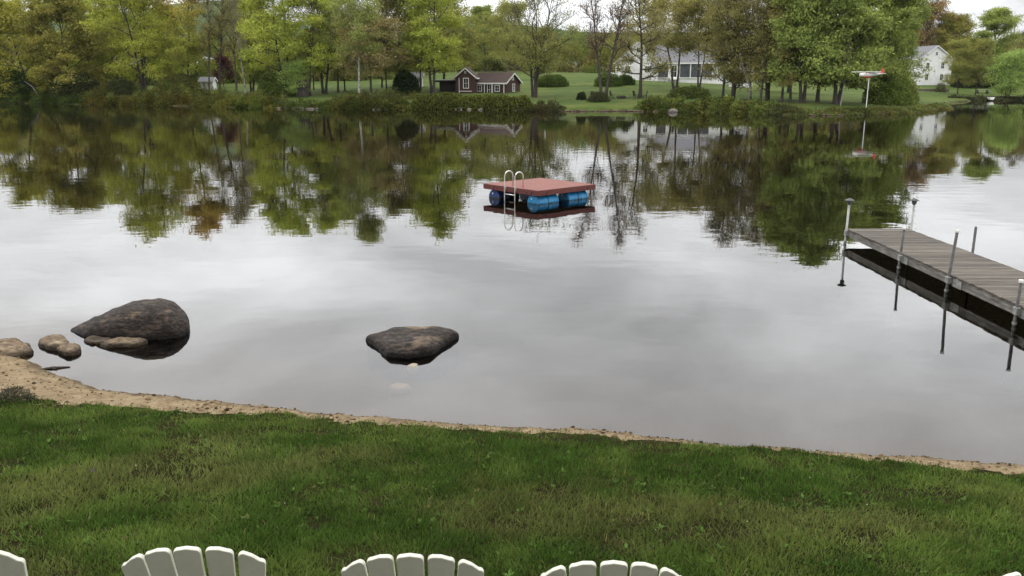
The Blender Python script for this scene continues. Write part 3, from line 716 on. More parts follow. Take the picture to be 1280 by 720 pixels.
# distant woodland closing the view behind the houses, one mass
def woodland():
    rng = np.random.RandomState(23); Ps, Ts, sizes = [], [], []
    mbt = MB()
    pal = [((.2, .2, .045), (.1, .105, .027)), ((.2, .165, .05), (.11, .09, .03)), ((.13, .175, .035), (.06, .085, .02)), ((.22, .22, .05), (.12, .13, .03)), ((.17, .145, .055), (.085, .075, .03))]
    for row, (Yr, hr, n) in enumerate([(250, 13, 64), (285, 15, 58), (325, 18, 54), (380, 21, 46)]):
        for k in range(n):
            px = -160 + 1600 * (k + rng.uniform(-.3, 1.3)) / n
            Yk = Yr + rng.uniform(-14, 14); x = at(px, 110, Yk).x
            z = fz(x, Yk); h = hr * rng.uniform(.7, 1.15)
            if px < 520: h *= .85
            w = h * rng.uniform(.3, .48); c1, c2 = pal[rng.randint(len(pal))]
            m = 700
            P = cloud(rng, m, (x, Yk, z + h * .42), (w, w, h * .55), .6, .4)
            P[:, 2] -= rng.rand(m) ** 2 * h * .3
            f = rng.rand(m, 1); tnt = (np.array(c1) * f + np.array(c2) * (1 - f))
            Ps.append(P); Ts.append(tnt)
            mbt.tube([(x, Yk, z - .5), (x + rng.uniform(-.5, .5), Yk, z + h * .6), (x + rng.uniform(-1, 1), Yk, z + h)], [.25, .15, .04], 5, False)
    for k in range(150):                                           # thicket closing the lawns at the left
        px = -120 + 640 * (k + rng.rand()) / 150; Yk = rng.uniform(196, 226); x = at(px, 110, Yk).x; z = fz(x, Yk)
        c1, c2 = pal[rng.randint(len(pal))]; m = 260; h = rng.uniform(3, 8)
        P = cloud(rng, m, (x, Yk, z), (rng.uniform(1.5, 3.2), 2, h), .6, .4); f = rng.rand(m, 1)
        Ps.append(P); Ts.append((np.array(c1) * f + np.array(c2) * (1 - f)) * rng.uniform(.6, 1.1))
    # brush at the foot
    for k in range(420):
        px = -160 + 1600 * rng.rand(); Yk = rng.uniform(236, 262); x = at(px, 110, Yk).x; z = fz(x, Yk)
        c1, c2 = pal[rng.randint(len(pal))]; m = 90; h = rng.uniform(1.5, 4.5)
        P = cloud(rng, m, (x, Yk, z), (rng.uniform(1.5, 3), 2, h)); f = rng.rand(m, 1)
        Ps.append(P); Ts.append((np.array(c1) * f + np.array(c2) * (1 - f)) * .8)
    P = np.concatenate(Ps); P = np.repeat(P, 2, 0) + rng.normal(size=(2 * len(P), 3)) * .4; V, Fq, T4 = leaf_quads(P, .6, rng, np.repeat(np.concatenate(Ts), 2, 0), .6)
    w = link('woodland', np_mesh('woodland', V, Fq, T4), M['leaf'])
    tag(w, 'hazy olive and brown woodland closing the view behind the houses', None, None, 'stuff')
    t = mbt.build('trunk', M['bark_grey'], w); t['kind'] = 'stuff'
woodland()
#@@PART3
# ------------------------------------------------------------------ buildings
def siding(name, c, period=.14):
    m, n, l, b = new_mat(name)
    t = n.new('ShaderNodeTexCoord'); w = n.new('ShaderNodeTexWave'); w.bands_direction = 'Z'; w.wave_profile = 'SAW'
    w.inputs['Scale'].default_value = .314 / period; l.new(t.outputs['Object'], w.inputs['Vector'])
    bp = n.new('ShaderNodeBump'); bp.inputs['Strength'].default_value = .8; bp.inputs['Distance'].default_value = .02
    l.new(w.outputs['Fac'], bp.inputs['Height']); l.new(bp.outputs[0], b.inputs['Normal'])
    nz = n.new('ShaderNodeTexNoise'); nz.inputs['Scale'].default_value = 1.2; nz.inputs['Detail'].default_value = 6; l.new(t.outputs['Object'], nz.inputs['Vector'])
    r = ramp(n, [(.3, tuple(x * .82 for x in c)), (.7, c)]); l.new(nz.outputs['Fac'], r.inputs[0]); l.new(r.outputs[0], b.inputs['Base Color'])
    b.inputs['Roughness'].default_value = .8
    return m
M['brown_siding'] = siding('brown_siding', (.062, .026, .02))
M['white_siding'] = siding('white_siding', (.72, .72, .70))
M['white_trim'] = noise_mat('white_trim', [(.3, (.62, .61, .57)), (.7, (.76, .75, .71))], 3, rough=.6)
M['brown_roof'] = noise_mat('brown_shingles', [(.3, (.045, .03, .026)), (.7, (.08, .055, .047))], 4, rough=.95, bump=.5)
M['grey_roof'] = noise_mat('grey_shingles', [(.3, (.12, .12, .13)), (.7, (.19, .19, .205))], 4, rough=.95, bump=.5)
M['dark_wood'] = noise_mat('dark_wood', [(.3, (.022, .018, .015)), (.7, (.05, .04, .033))], 3, stretch=(1, 1, 4))
M['screen'] = noise_mat('porch_screen', [(.3, (.03, .033, .036)), (.7, (.075, .08, .085))], 2, rough=.5)
gm, gn, gl, gb = new_mat('window_glass'); gb.inputs['Base Color'].default_value = (.02, .023, .026, 1); gb.inputs['Roughness'].default_value = .06
M['glass'] = gm

def window(root, c, w, h, n='front', fr=.11, muntin=True, door=False):
    """frame standing proud of the wall, pane set back in it"""
    c = Vector(c)
    ax = Vector((1, 0, 0)) if n == 'front' else Vector((0, 1, 0))
    nn = {'front': Vector((0, -1, 0)), 'right': Vector((1, 0, 0)), 'left': Vector((-1, 0, 0))}[n]
    def bx(mb, o, sw, sh, d, off):
        ctr = c + ax * o[0] + Vector((0, 0, o[1])) + nn * off
        mb.box(ctr, (sw, d, sh) if n == 'front' else (d, sw, sh))
    f = MB()
    bx(f, (-w / 2 + fr / 2, 0), fr, h, .09, .045); bx(f, (w / 2 - fr / 2, 0), fr, h, .09, .045)
    bx(f, (0, h / 2 - fr / 2), w - 2 * fr, fr, .09, .045); bx(f, (0, -h / 2 + fr / 2), w - 2 * fr, fr, .09, .045)
    if muntin: bx(f, (0, 0), w - 2 * fr, .04, .05, .03); bx(f, (0, 0), .04, h - 2 * fr, .046, .03)
    o = f.build('door' if door else 'window', M['white_trim'], root)
    p = MB(); bx(p, (0, 0), w - 2 * fr, h - 2 * fr, .03, .012); p.build('pane', M['glass'], o)
    if door:
        k = MB(); bx(k, (w / 2 - fr * .5, -.05), .05, .05, .06, .11); k.build('handle', M['dark_wood'], o)
    return o
def gable_block(root, L, W, hw, hr, wall, roof, cx=0, cy=0, oh=.35, ridge='x', trim='white_trim'):
    """walls, two roof slopes and white edge boards; ridge along local x or y"""
    def tp(x, y, z): return Vector((cx + x, cy + y, z)) if ridge == 'x' else Vector((cx + y, cy + x, z))
    w = MB(); sec = [(-W / 2, -1.2), (W / 2, -1.2), (W / 2, hw), (0, hr), (-W / 2, hw)]
    w.poly_extrude([tp(-L / 2, y, z) for y, z in sec], tp(L, 0, 0) - tp(0, 0, 0)); w.build('wall', M[wall], root)
    sl = (hr - hw) / (W / 2); th = .14
    for s in (-1, 1):
        r = MB(); e = W / 2 + oh
        sec = [(0, hr + .02), (s * e, hr + .02 - e * sl), (s * e, hr + .02 - e * sl + th), (0, hr + .02 + th)]
        r.poly_extrude([tp(-L / 2 - oh, y, z) for y, z in sec], tp(L + 2 * oh, 0, 0) - tp(0, 0, 0))
        rr = r.build('roof_slope', M[roof], root)
        for q in (-1, 1):
            b = MB(); x0 = q * (L / 2 + oh + .004)
            sec = [(0, hr - .13), (s * e, hr - .13 - e * sl), (s * e, hr + .1 - e * sl), (0, hr + .1)]
            b.poly_extrude([tp(x0, y, z) for y, z in sec], tp(q * .05, 0, 0) - tp(0, 0, 0)); b.build('bargeboard', M[trim], rr)
        fc = MB(); yy = s * (e + .005); zz = hr + .02 - e * sl
        fc.poly_extrude([tp(-L / 2 - oh, yy, zz - .1), tp(-L / 2 - oh, yy + s * .04, zz - .1), tp(-L / 2 - oh, yy + s * .04, zz + .13), tp(-L / 2 - oh, yy, zz + .13)], tp(L + 2 * oh, 0, 0) - tp(0, 0, 0))
        fc.build('fascia', M[trim], rr)

# brown cottage
phi = R(-33); Lc, Wc = 6.9, 4.6
C = at(632, 117, 149.5); off = Matrix.Rotation(phi, 3, 'Z') @ Vector((-Lc / 2, Wc / 2, 0))
cx, cy_ = C.x + off.x, C.y + off.y
cot = thing('cottage', (cx, cy_, 1.5), 'small dark brown cottage with white trim behind the hedge', 'cottage', rz=phi)
gable_block(cot, Lc, Wc, 2.25, 3.75, 'brown_siding', 'brown_roof')
for x in (-2.0, 1.75): window(cot, (x, -Wc / 2, 1.25), 1.05, 1.15)
window(cot, (0.15, -Wc / 2, 1.0), .95, 2.0, door=True)
window(cot, (Lc / 2, .15, 1.35), .75, 1.35, 'right'); window(cot, (Lc / 2, -.1, 2.85), .55, .55, 'right', muntin=False)
for x in (-3.3, -.75, .95, 3.3):
    MB().box((x, -Wc / 2 - .3, .95), (.1, .1, 2.3)).build('post', M['white_trim'], cot)
an = at(583.5, 117, 151)
ann = thing('cottage_annex', (an.x, 153.5, 1.5), 'taller narrow brown gabled house with one white window beside the cottage', 'cottage', rz=R(-6))
gable_block(ann, 4.4, 3.5, 3.15, 4.6, 'brown_siding', 'brown_roof', ridge='y')
window(ann, (.1, -2.2, 2.1), 1.0, 1.8); window(ann, (0, -2.2, 3.9), .3, .35, muntin=False, fr=.06)
MB().box((-1.1, -2.24, 1.5), (.09, .07, 3.0)).build('downpipe', M['white_trim'], ann)
MB().box((0, -2.23, .75), (2.2, .05, .1)).build('trim_board', M['white_trim'], ann)
ln = at(557, 117, 153)
lean = thing('lean_to_shed', (ln.x, 155, 1.5), 'dark open shed with pale post left of the brown annex', 'shed')
MB().box((.3, .6, .8), (3.0, 1.6, 3.2)).build('wall', M['dark_wood'], lean)
MB().box((-.2, -.2, 2.5), (4.4, 3.0, .12), Matrix.Rotation(R(-6), 3, 'X')).build('roof', M['brown_roof'], lean)
MB().box((-2.1, -1.5, 1.0), (.14, .14, 2.9)).build('post', M['white_trim'], lean)
MB().box((-.2, -1.72, 2.66), (4.4, .05, .16)).build('fascia', M['white_trim'], lean)

# white farmhouse with screened porch
w0 = at(798, 100, 190)
far = thing('white_farmhouse', (w0.x, 194, 4.5), 'long white house with grey roof and screened porch up the lawn', 'house', rz=R(-3))
gable_block(far, 9.0, 8.6, 3.5, 7.6, 'white_siding', 'grey_roof', ridge='y')
gable_block(far, 16, 8.5, 3.45, 7.2, 'white_siding', 'grey_roof', cx=12.4, cy=1.5)
window(far, (0, -4.5, 5.9), 1.0, 1.2); window(far, (-2.2, -4.5, 1.9), 1.2, 1.5); window(far, (2.0, -4.5, 1.9), 1.2, 1.5)
for k in range(5):
    x = 5.6 + k * 2.35
    if k != 1: MB().box((x, -2.79, 1.6), (2.1, .06, 2.75)).build('porch_screen', M['screen'], far)
    MB().box((x - 1.18, -2.85, 1.7), (.16, .12, 3.2)).build('porch_post', M['white_trim'], far)
window(far, (7.95, -2.76, 1.5), 1.3, 2.6, door=True)
MB().box((10.4, -2.9, .1), (12.2, .2, .2)).build('porch_sill', M['white_trim'], far)
for k in range(3): MB().box((7.95, -3.2 - .3 * k, .22 - .2 * k), (1.8, .3, .2)).build('step', M['white_trim'], far)
# white gabled house over the cove
w1 = at(1163, 106, 222)
rh = thing('white_house', (w1.x, 227, 3.1), 'tall white gabled house half hidden by trees above the cove', 'house', rz=R(5))
gable_block(rh, 11, 8.8, 6.3, 9.4, 'white_siding', 'grey_roof', ridge='y')
for x, z in ((-2.0, 1.8), (1.9, 1.8), (-2.0, 4.6), (1.9, 4.6)): window(rh, (x, -5.5, z), 1.0, 1.6)
window(rh, (0, -5.5, 7.5), .8, 1.0)
# glimpses of other buildings
def small_house(name, px, Y, L, W, hw, hr, label, cat, rz=0, ridge='x'):
    p = at(px, 115, Y); o = thing(name, (p.x, Y, fz(p.x, Y)), label, cat, rz=rz)
    gable_block(o, L, W, hw, hr, 'white_siding', 'grey_roof', oh=.25, ridge=ridge)
    yf = -W / 2 if ridge == 'x' else -L / 2
    window(o, (-.22 * min(L, W), yf, hw * .55), min(.9, W * .3), min(1.1, hw * .5)); window(o, (.22 * min(L, W), yf, hw * .55), min(.9, W * .3), min(1.1, hw * .5))
    return o
small_house('white_house', 263, 214, 3.6, 3.6, 4.4, 5.6, 'white house glimpsed above the yellow bush behind the bare trees', 'house', ridge='y')
small_house('white_house', 158, 222, 7, 6, 4.2, 6.2, 'white house barely showing between the three dark stems', 'house')
small_house('white_shed', 261, 178, 2.6, 2.2, 1.7, 2.3, 'low white shed behind the yellowish bush', 'shed')
small_house('white_shed', 522, 166, 2.0, 1.8, 1.9, 2.5, 'tiny white shed between the dark bush and the cottage', 'shed')
small_house('white_shed', 925, 176, 3.6, 3.0, 2.6, 3.6, 'white shed showing between the brown trunks', 'shed', rz=R(12))
p = at(379, 120, 148.5); hut = thing('dark_hut', (p.x, 148.5, fz(p.x, 148.5)), 'small dark brown hut at the water left of the lawn', 'hut', rz=R(18))
gable_block(hut, 1.8, 1.5, 1.6, 2.6, 'dark_wood', 'dark_wood', oh=.12, trim='dark_wood')
MB().box((.1, -.77, .75), (.6, .04, 1.5)).build('door', M['bark'], hut)

# ------------------------------------------------------------------ small things on the far bank
M['red_paint'] = noise_mat('red_paint', [(.3, (.36, .05, .035)), (.7, (.5, .085, .06))], 3, rough=.5)
M['white_paint'] = noise_mat('white_paint', [(.3, (.6, .6, .56)), (.7, (.78, .78, .74))], 3, rough=.5)
M['galv'] = noise_mat('galvanised_pipe', [(.3, (.2, .2, .19)), (.7, (.36, .36, .34))], 12, rough=.45, metallic=.5)
p = at(1083, 131, 107.5); gz = fz(p.x, 107.5)
zc = at(1083, 93.5, 107.5).z
pl = thing('airplane_weathervane', (p.x, 107.5, gz), 'red and white model airplane on a tall pole on the grassy point', 'weathervane')
h = zc - gz
MB().tube([(0, 0, -.4), (0, 0, h - .25)], .05, 10).build('pole', M['white_paint'], pl)
fu = MB(); fu.tube([(-1.25, 0, h), (-1.1, 0, h), (-.6, 0, h + .03), (.2, 0, h + .04), (1.0, 0, h + .08), (1.72, 0, h + .12)], [.12, .22, .29, .27, .16, .07], 12)
fus = fu.build('fuselage', M['white_paint'], pl, smooth=True)
MB().tube([(-1.0, 0, h - .14), (-.5, 0, h - .2), (.1, 0, h - .18), (.6, 0, h - .06)], [.1, .2, .17, .06], 12).build('belly', M['red_paint'], pl, smooth=True)
MB().box((-.42, 0, h + .34), (.62, 3.3, .09), Matrix.Rotation(R(68), 3, 'Z')).build('wing', M['white_paint'], pl, .02)
MB().poly_extrude([(1.2, -.03, h + .15), (1.76, -.03, h + .15), (1.72, -.03, h + .78), (1.5, -.03, h + .74)], (0, .06, 0)).build('tail_fin', M['red_paint'], pl)
MB().box((1.52, 0, h + .14), (.42, 1.1, .05), Matrix.Rotation(R(20), 3, 'Z')).build('tailplane', M['white_paint'], pl)
MB().box((-1.3, 0, h), (.04, .1, .7), Matrix.Rotation(R(35), 3, 'X')).build('propeller', M['dark_wood'], pl)
MB().box((-.35, 0, h + .24), (.5, .42, .16), taper=.8).build('cockpit', M['glass'], pl)
for s in (-1, 1): MB().box((-.42 + s * .12, s * .35, h + .18), (.04, .04, .34)).build('wing_strut', M['red_paint'], pl)

p = at(682, 93, 164); gz = fz(p.x, 164); ht = at(682, 47, 164).z - gz
fp = thing('flagpole', (p.x, 164, gz), 'thin white flagpole behind the clipped bush', 'flagpole')
MB().tube([(0, 0, -.4), (0, 0, ht)], [.09, .06], 10).build('pole', M['white_paint'], fp)
MB().tube([(0, 0, ht), (0, 0, ht + .08), (0, 0, ht + .16)], [.05, .1, .03], 10).build('finial', M['white_paint'], fp, smooth=True)
p = at(763, 97, 180); gz = fz(p.x, 180)
tk = thing('gas_tank', (p.x, 180, gz), 'pale green white horizontal gas tank left of the white house', 'tank')
M['tank'] = noise_mat('tank_paint', [(.3, (.5, .6, .55)), (.7, (.7, .74, .7))], 1.5, rough=.5)
MB().tube([(-1.0, 0, .75), (-.92, 0, .75), (-.75, 0, .75), (.75, 0, .75), (.92, 0, .75), (1.0, 0, .75)], [.1, .36, .52, .52, .36, .1], 18).build('shell', M['tank'], tk, smooth=True)
for x in (-.55, .55): MB().box((x, 0, .1), (.2, .7, .35)).build('foot', M['dark_wood'], tk)
MB().tube([(0, 0, 1.2), (0, 0, 1.4)], .14, 10).build('valve_cover', M['tank'], tk)

def rand_stone(seed):
    rng = np.random.RandomState(seed); bm = bmesh.new(); bmesh.ops.create_icosphere(bm, subdivisions=2, radius=1)
    for v in bm.verts:
        v.co *= 1 + .28 * mnoise.noise(v.co * 1.3 + Vector((seed * 3.1, 0, 0)))
        v.co.x *= 1.2; v.co.z *= .62
    me = bpy.data.meshes.new('stone'); bm.to_mesh(me); bm.free()
    return me
M['stone'] = noise_mat('bank_stone', [(.3, (.07, .06, .05)), (.6, (.17, .145, .125)), (.8, (.28, .25, .22))], 3, rough=.9, bump=.4)
M['stone_red'] = noise_mat('reddish_stone', [(.3, (.05, .035, .027)), (.6, (.12, .08, .06)), (.8, (.22, .16, .13))], 3, rough=.9, bump=.4)
STN = {k: [rand_stone(i + 10 * j) for i in range(4)] for j, k in enumerate(('stone', 'stone_red'))}
rs = random.Random(4)
def far_shore_y(px):
    return float(np.interp(px, [p[0] for p in far_px[:22]], [p[1] for p in far_px[:22]]))
def stones(pxa, pxb, n, mat, label, group, size=(.18, .4)):
    for k in range(n):
        px = pxa + (pxb - pxa) * (k + rs.uniform(.1, .9)) / n
        e = plane_at(px, far_shore_y(px)); y = e.y - rs.uniform(-.3, .7)
        o = link('stone', rs.choice(STN[mat]), M[mat]); s = rs.uniform(*size)
        o.location = (e.x, y, max(.08, fz(e.x, y)) - .02); o.scale = (s * rs.uniform(.9, 1.4), s, s); o.rotation_euler = (0, 0, rs.uniform(0, 6))
        tag(o, label, 'stone', group)
stones(690, 822, 34, 'stone_red', 'reddish stone in the low bank wall by the forked tree', 'stones of the low bank wall', (.1, .24))
stones(372, 402, 7, 'stone', 'pale stone at the waterline below the dark hut', 'stones below the dark hut', (.14, .28))
stones(466, 496, 7, 'stone', 'pale stone at the waterline below the dark evergreen bush', 'stones below the evergreen bush', (.14, .28))
stones(1000, 1084, 12, 'stone_red', 'small stone on the muddy edge of the grassy point', 'stones on the grassy point', (.12, .24))
stones(565, 660, 10, 'stone', 'stone at the waterline under the long hedge', 'stones under the hedge', (.15, .32))
stones(330, 372, 5, 'stone', 'pale stone at the waterline below the light green bush', 'stones below the light green bush', (.15, .28))
bp_ = plane_at(841, 140.4)
o = link('boulder', STN['stone'][1], noise_mat('pale_boulder', [(.3, (.42, .25, .2)), (.7, (.7, .6, .55))], 1.2)); o.location = (bp_.x, bp_.y - .3, .15); o.scale = (.55, .4, .55)
tag(o, 'pale pink and white boulder at the water under the bank grass', 'boulder')

# floating board, branch, leaning birch at the left
p = plane_at(271, 132.2)
fb = thing('floating_board', (p.x, p.y - 2.2, .06), 'long white board lying at the waterline below the bare trees', 'board')
MB().box((0, 0, 0), (3.9, .5, .16)).build('plank', M['white_paint'], fb, .02); MB().box((0, .05, -.1), (3.4, .12, .12)).build('batten', M['dark_wood'], fb)
p = plane_at(211, 131) + Vector((0, -2.2, 0))
tag(MB().tube([(p.x - 1.6, p.y, .5), (p.x - .8, p.y, .28), (p.x + .3, p.y - .3, .12), (p.x + 1.6, p.y - .5, .05)], [.06, .12, .12, .05], 7).tube([(p.x - .6, p.y, .25), (p.x - 1.3, p.y + .2, .62)], [.06, .03], 6).build('fallen_branch', M['birch'], smooth=True), 'bleached branch lying in the water at the left bank', 'branch')
a, b = at(30, 101, 160), at(52, 119, 161)
tag(MB().tube([(b.x, b.y, .2), (b.x - .7, b.y, b.z), ((a.x + b.x) / 2, 160.5, (a.z + b.z) / 2 + .2), tuple(a)], [.12, .1, .07, .03], 7).build('leaning_birch', M['birch'], smooth=True), 'white birch trunk leaning over the water at far left', 'dead tree')

# garden chairs, brush pile, picnic bench, boat, low wall
def garden_chair(px, Y, label, rz):
    p = at(px, 124, Y); o = thing('garden_chair', (p.x, Y, fz(p.x, Y)), label, 'chair', 'dark garden chairs by the bank', rz)
    MB().box((0, 0, .4), (.55, .5, .06)).build('seat', M['dark_wood'], o)
    MB().box((0, .27, .78), (.55, .06, .75), Matrix.Rotation(R(-14), 3, 'X')).build('backrest', M['dark_wood'], o)
    for x in (-.25, .25):
        for y in (-.22, .22): MB().box((x, y, .15), (.06, .06, .5)).build('leg', M['dark_wood'], o)
        MB().box((x * 1.15, 0, .6), (.09, .55, .04)).build('armrest', M['dark_wood'], o)
garden_chair(741, 132.5, 'dark garden chair just left of the forked tree', .3)
garden_chair(765, 133, 'dark garden chair right of the forked tree', 1.0)
garden_chair(794, 132.5, 'dark garden chair left of the straight trunk', 2.0)
garden_chair(806, 132.5, 'dark garden chair right of the straight trunk', -1.5)
rng = np.random.RandomState(3); p = at(777.5, 125, 133); mb = MB()
for k in range(60):
    a = rng.uniform(0, 6.28); r = rng.uniform(0, .9); x, y = p.x + r * math.cos(a), 133 + r * math.sin(a) * .7
    d = Vector((rng.normal() * .5, rng.normal() * .4, .3)); z0 = fz(p.x, 133)
    mb.tube([(x, y, z0 - .05), (x + d.x, y + d.y, z0 + (1 - r) * .75 * rng.uniform(.4, 1))], .035, 5)
tag(mb.build('brush_pile', M['bark']), 'low heap of brown sticks on the bank lawn', 'brush pile', None, 'thing')
p = at(1228, 112, 197); pt = thing('picnic_table', (p.x, 197, fz(p.x, 197)), 'long grey picnic table on the cove lawn', 'table')
MB().box((0, 0, .75), (3.2, .8, .07)).build('table_top', M['galv'], pt)
for s in (-1, 1):
    MB().box((0, s * .75, .45), (3.2, .3, .05)).build('bench', M['galv'], pt)
    MB().box((s * 1.1, 0, .34), (.1, 1.5, .72), taper=.6).build('leg', M['dark_wood'], pt)
p = plane_at(1243, 126.3); bt = thing('rowing_boat', (p.x, p.y + 1.5, .25), 'small white rowing boat pulled up on the cove shore', 'boat', rz=R(70))
hull = MB(); prof = [(-1.7, .45), (-1.0, .62), (0, .68), (.9, .55), (1.6, .22), (1.95, .02)]
vv, ff = [], []
for x, w in prof: vv += [(x, -w, .45), (x, -w * .6, 0), (x, w * .6, 0), (x, w, .45)]
for i in range(len(prof) - 1):
    for k in range(3): ff.append((4 * i + k, 4 * i + k + 1, 4 * i + 5 + k, 4 * i + 4 + k))
ff.append((0, 1, 2, 3)); hull.add(vv, ff); ho_ = hull.build('hull', M['white_paint'], bt)
md = ho_.modifiers.new('solid', 'SOLIDIFY'); md.thickness = .04
for x in (-.8, .4): MB().box((x, 0, .33), (.25, 1.15, .03)).build('thwart', M['dark_wood'], bt)
a, b = at(1143, 113, 200), at(1186, 113, 200); wl = thing('low_stone_wall', ((a.x + b.x) / 2, 200, fz((a.x + b.x) / 2, 200)), 'low pale retaining wall below the tall white house', 'wall')
k = 0; x = -(b.x - a.x) / 2
while x < (b.x - a.x) / 2:
    w = rs.uniform(.5, .9); bl = MB().box((x + w / 2, rs.uniform(-.03, .03), .2), (w - .04, .4, .75), taper=.96).build('block', M['stone'], wl); x += w
#@@PART4
# ------------------------------------------------------------------ swimming raft
def smooth_mat(name, c, rough=.5, **kw): return noise_mat(name, [(.3, tuple(x * .75 for x in c)), (.7, c)], 4, rough=rough, **kw)
M['raft_deck'] = noise_mat('raft_deck_red', [(.3, (.145, .055, .043)), (.7, (.2, .08, .063))], 5, rough=.8, bump=.3, bscale=60, dist=.004)
M['raft_side'] = noise_mat('raft_side_red', [(.3, (.085, .026, .021)), (.7, (.13, .04, .033))], 5, stretch=(1, 1, 6), rough=.75)
M['drum'] = noise_mat('blue_plastic_drum', [(.3, (.01, .13, .3)), (.7, (.025, .24, .46))], 2.5, rough=.35)
M['drum_dark'] = noise_mat('dark_blue_drum', [(.3, (.012, .03, .12)), (.7, (.02, .05, .18))], 2.5, rough=.35)
M['steel'] = noise_mat('ladder_steel', [(.3, (.55, .54, .5)), (.7, (.75, .74, .7))], 8, rough=.28, metallic=.85)
M['bolt'] = smooth_mat('bolt', (.06, .055, .06), .4, metallic=.5)
def add_stain(m, z0, z1, dark):
    """algae and water stain on a floating thing: a wavy band above the waterline"""
    n = m.node_tree.nodes; l = m.node_tree.links; b = n['Principled BSDF']; src = b.inputs['Base Color'].links[0].from_socket
    g = n.new('ShaderNodeNewGeometry'); s = n.new('ShaderNodeSeparateXYZ'); l.new(g.outputs['Position'], s.inputs[0])
    t = n.new('ShaderNodeTexNoise'); t.inputs['Scale'].default_value = 7; l.new(g.outputs['Position'], t.inputs['Vector'])
    a = n.new('ShaderNodeMath'); a.operation = 'MULTIPLY_ADD'; a.inputs[1].default_value = -.1; l.new(t.outputs['Fac'], a.inputs[0]); l.new(s.outputs['Z'], a.inputs[2])
    r = n.new('ShaderNodeMapRange'); r.inputs['From Min'].default_value = z0; r.inputs['From Max'].default_value = z1; l.new(a.outputs[0], r.inputs['Value'])
    x = n.new('ShaderNodeMix'); x.data_type = 'RGBA'; l.new(r.outputs[0], x.inputs['Factor']); x.inputs['A'].default_value = (*dark, 1); l.new(src, x.inputs['B']); l.new(x.outputs['Result'], b.inputs['Base Color'])
add_stain(M['drum'], -.05, .0, (.02, .05, .06)); add_stain(M['drum_dark'], -.03, .04, (.012, .018, .02))
SR = 2.7; aR = R(48)
Fp = Vector((at(672.5, 253, 28.0).x, 28.0, 0))
raft = thing('swimming_raft', (Fp.x, Fp.y, 0), 'square red topped swimming raft on blue drums', 'raft')
raft.rotation_euler = (0, 0, math.pi / 2 - aR)          # local x: along the right side, local y: along the left side
# local frame: right corner at (SR,0), left corner at (0,SR)
zt, bh = .485, .175
for k in range(18):
    w = SR / 18; MB().box((SR / 2, w * (k + .5), zt - .0125), (SR - .012, w - .005, .025)).build('deck_board', M['raft_deck'], raft)
for nm, c, d in (('side_board', (SR / 2, -.022, zt - bh / 2 - .002), (SR + .088, .044, bh)), ('side_board', (SR / 2, SR + .022, zt - bh / 2 - .002), (SR + .088, .044, bh)),
                 ('side_board', (-.022, SR / 2, zt - bh / 2 - .002), (.044, SR, bh)), ('side_board', (SR + .022, SR / 2, zt - bh / 2 - .002), (.044, SR, bh))):
    MB().box(c, d).build(nm, M['raft_side'], raft, .004)
for k in range(4): MB().box((SR / 2, .35 + k * (SR - .7) / 3, zt - .11), (SR - .02, .045, .16)).build('joist', M['dark_wood'], raft)
for x, y, ax in ((.35, -.05, 'y'), (2.35, -.05, 'y'), (-.05, .5, 'x'), (-.05, 2.2, 'x'), (-.05, .28, 'x')):
    b = MB(); dv_ = Vector((0, -.02, 0)) if ax == 'y' else Vector((-.02, 0, 0)); c = Vector((x, y, zt - .1)); b.tube([c - dv_, c + dv_], .03, 10); b.build('bolt_plate', M['bolt'], raft)
def drum(x0, y, mat):
    L, r = .96, .29; z = .015
    pr = [(0, .0), (0, .255), (.012, .285), (.03, .285), (.05, .272), (.30, .278), (.325, .292), (.35, .278), (.61, .278), (.635, .292), (.66, .278), (.91, .272), (.93, .285), (.948, .285), (.96, .255), (.96, .0)]
    m = MB(); m.tube([(x0 + a, y, z) for a, _ in pr[1:-1]], [q for _, q in pr[1:-1]], 28); o = m.build('drum', M[mat], raft, smooth=False)
    for f in o.data.polygons: f.use_smooth = len(f.vertices) == 4
    for dz in (-.13, .15): MB().tube([(x0 - .02, y + .05, z + dz), (x0 + .004, y + .05, z + dz)], .028, 10).build('bung', M['white_paint'], o)
    MB().tube([(x0 + .475, y, z), (x0 + .487, y, z)], .2935, 28).build('strap', M['bolt'], o)
    return o
drum(.1, .36, 'drum'); drum(1.55, .36, 'drum'); drum(.08, SR - .38, 'drum_dark'); drum(1.55, SR - .38, 'drum_dark')
lad = bpy.data.objects.new('ladder', None); COL.objects.link(lad); lad.parent = raft
yl = (1.56, 1.04)
for y in yl:
    pts = [(-.09, y, -.75), (-.09, y, .2), (-.09, y, .83)]
    for k in range(1, 10):
        a = math.pi * k / 10; pts.append((-.09 + .19 * (1 - math.cos(a)), y, .83 + .18 * math.sin(a)))
    pts += [(.29, y, .83), (.29, y, zt)]
    MB().tube(pts, .018, 10).build('rail', M['steel'], lad, smooth=True)
    MB().box((-.06, y, zt - .05), (.035, .07, .12)).build('bracket', M['steel'], lad)
for z in (-.55, -.28, -.02, .24): MB().tube([(-.09, yl[0], z), (-.09, yl[1], z)], .018, 10).build('rung', M['steel'], lad, smooth=True)

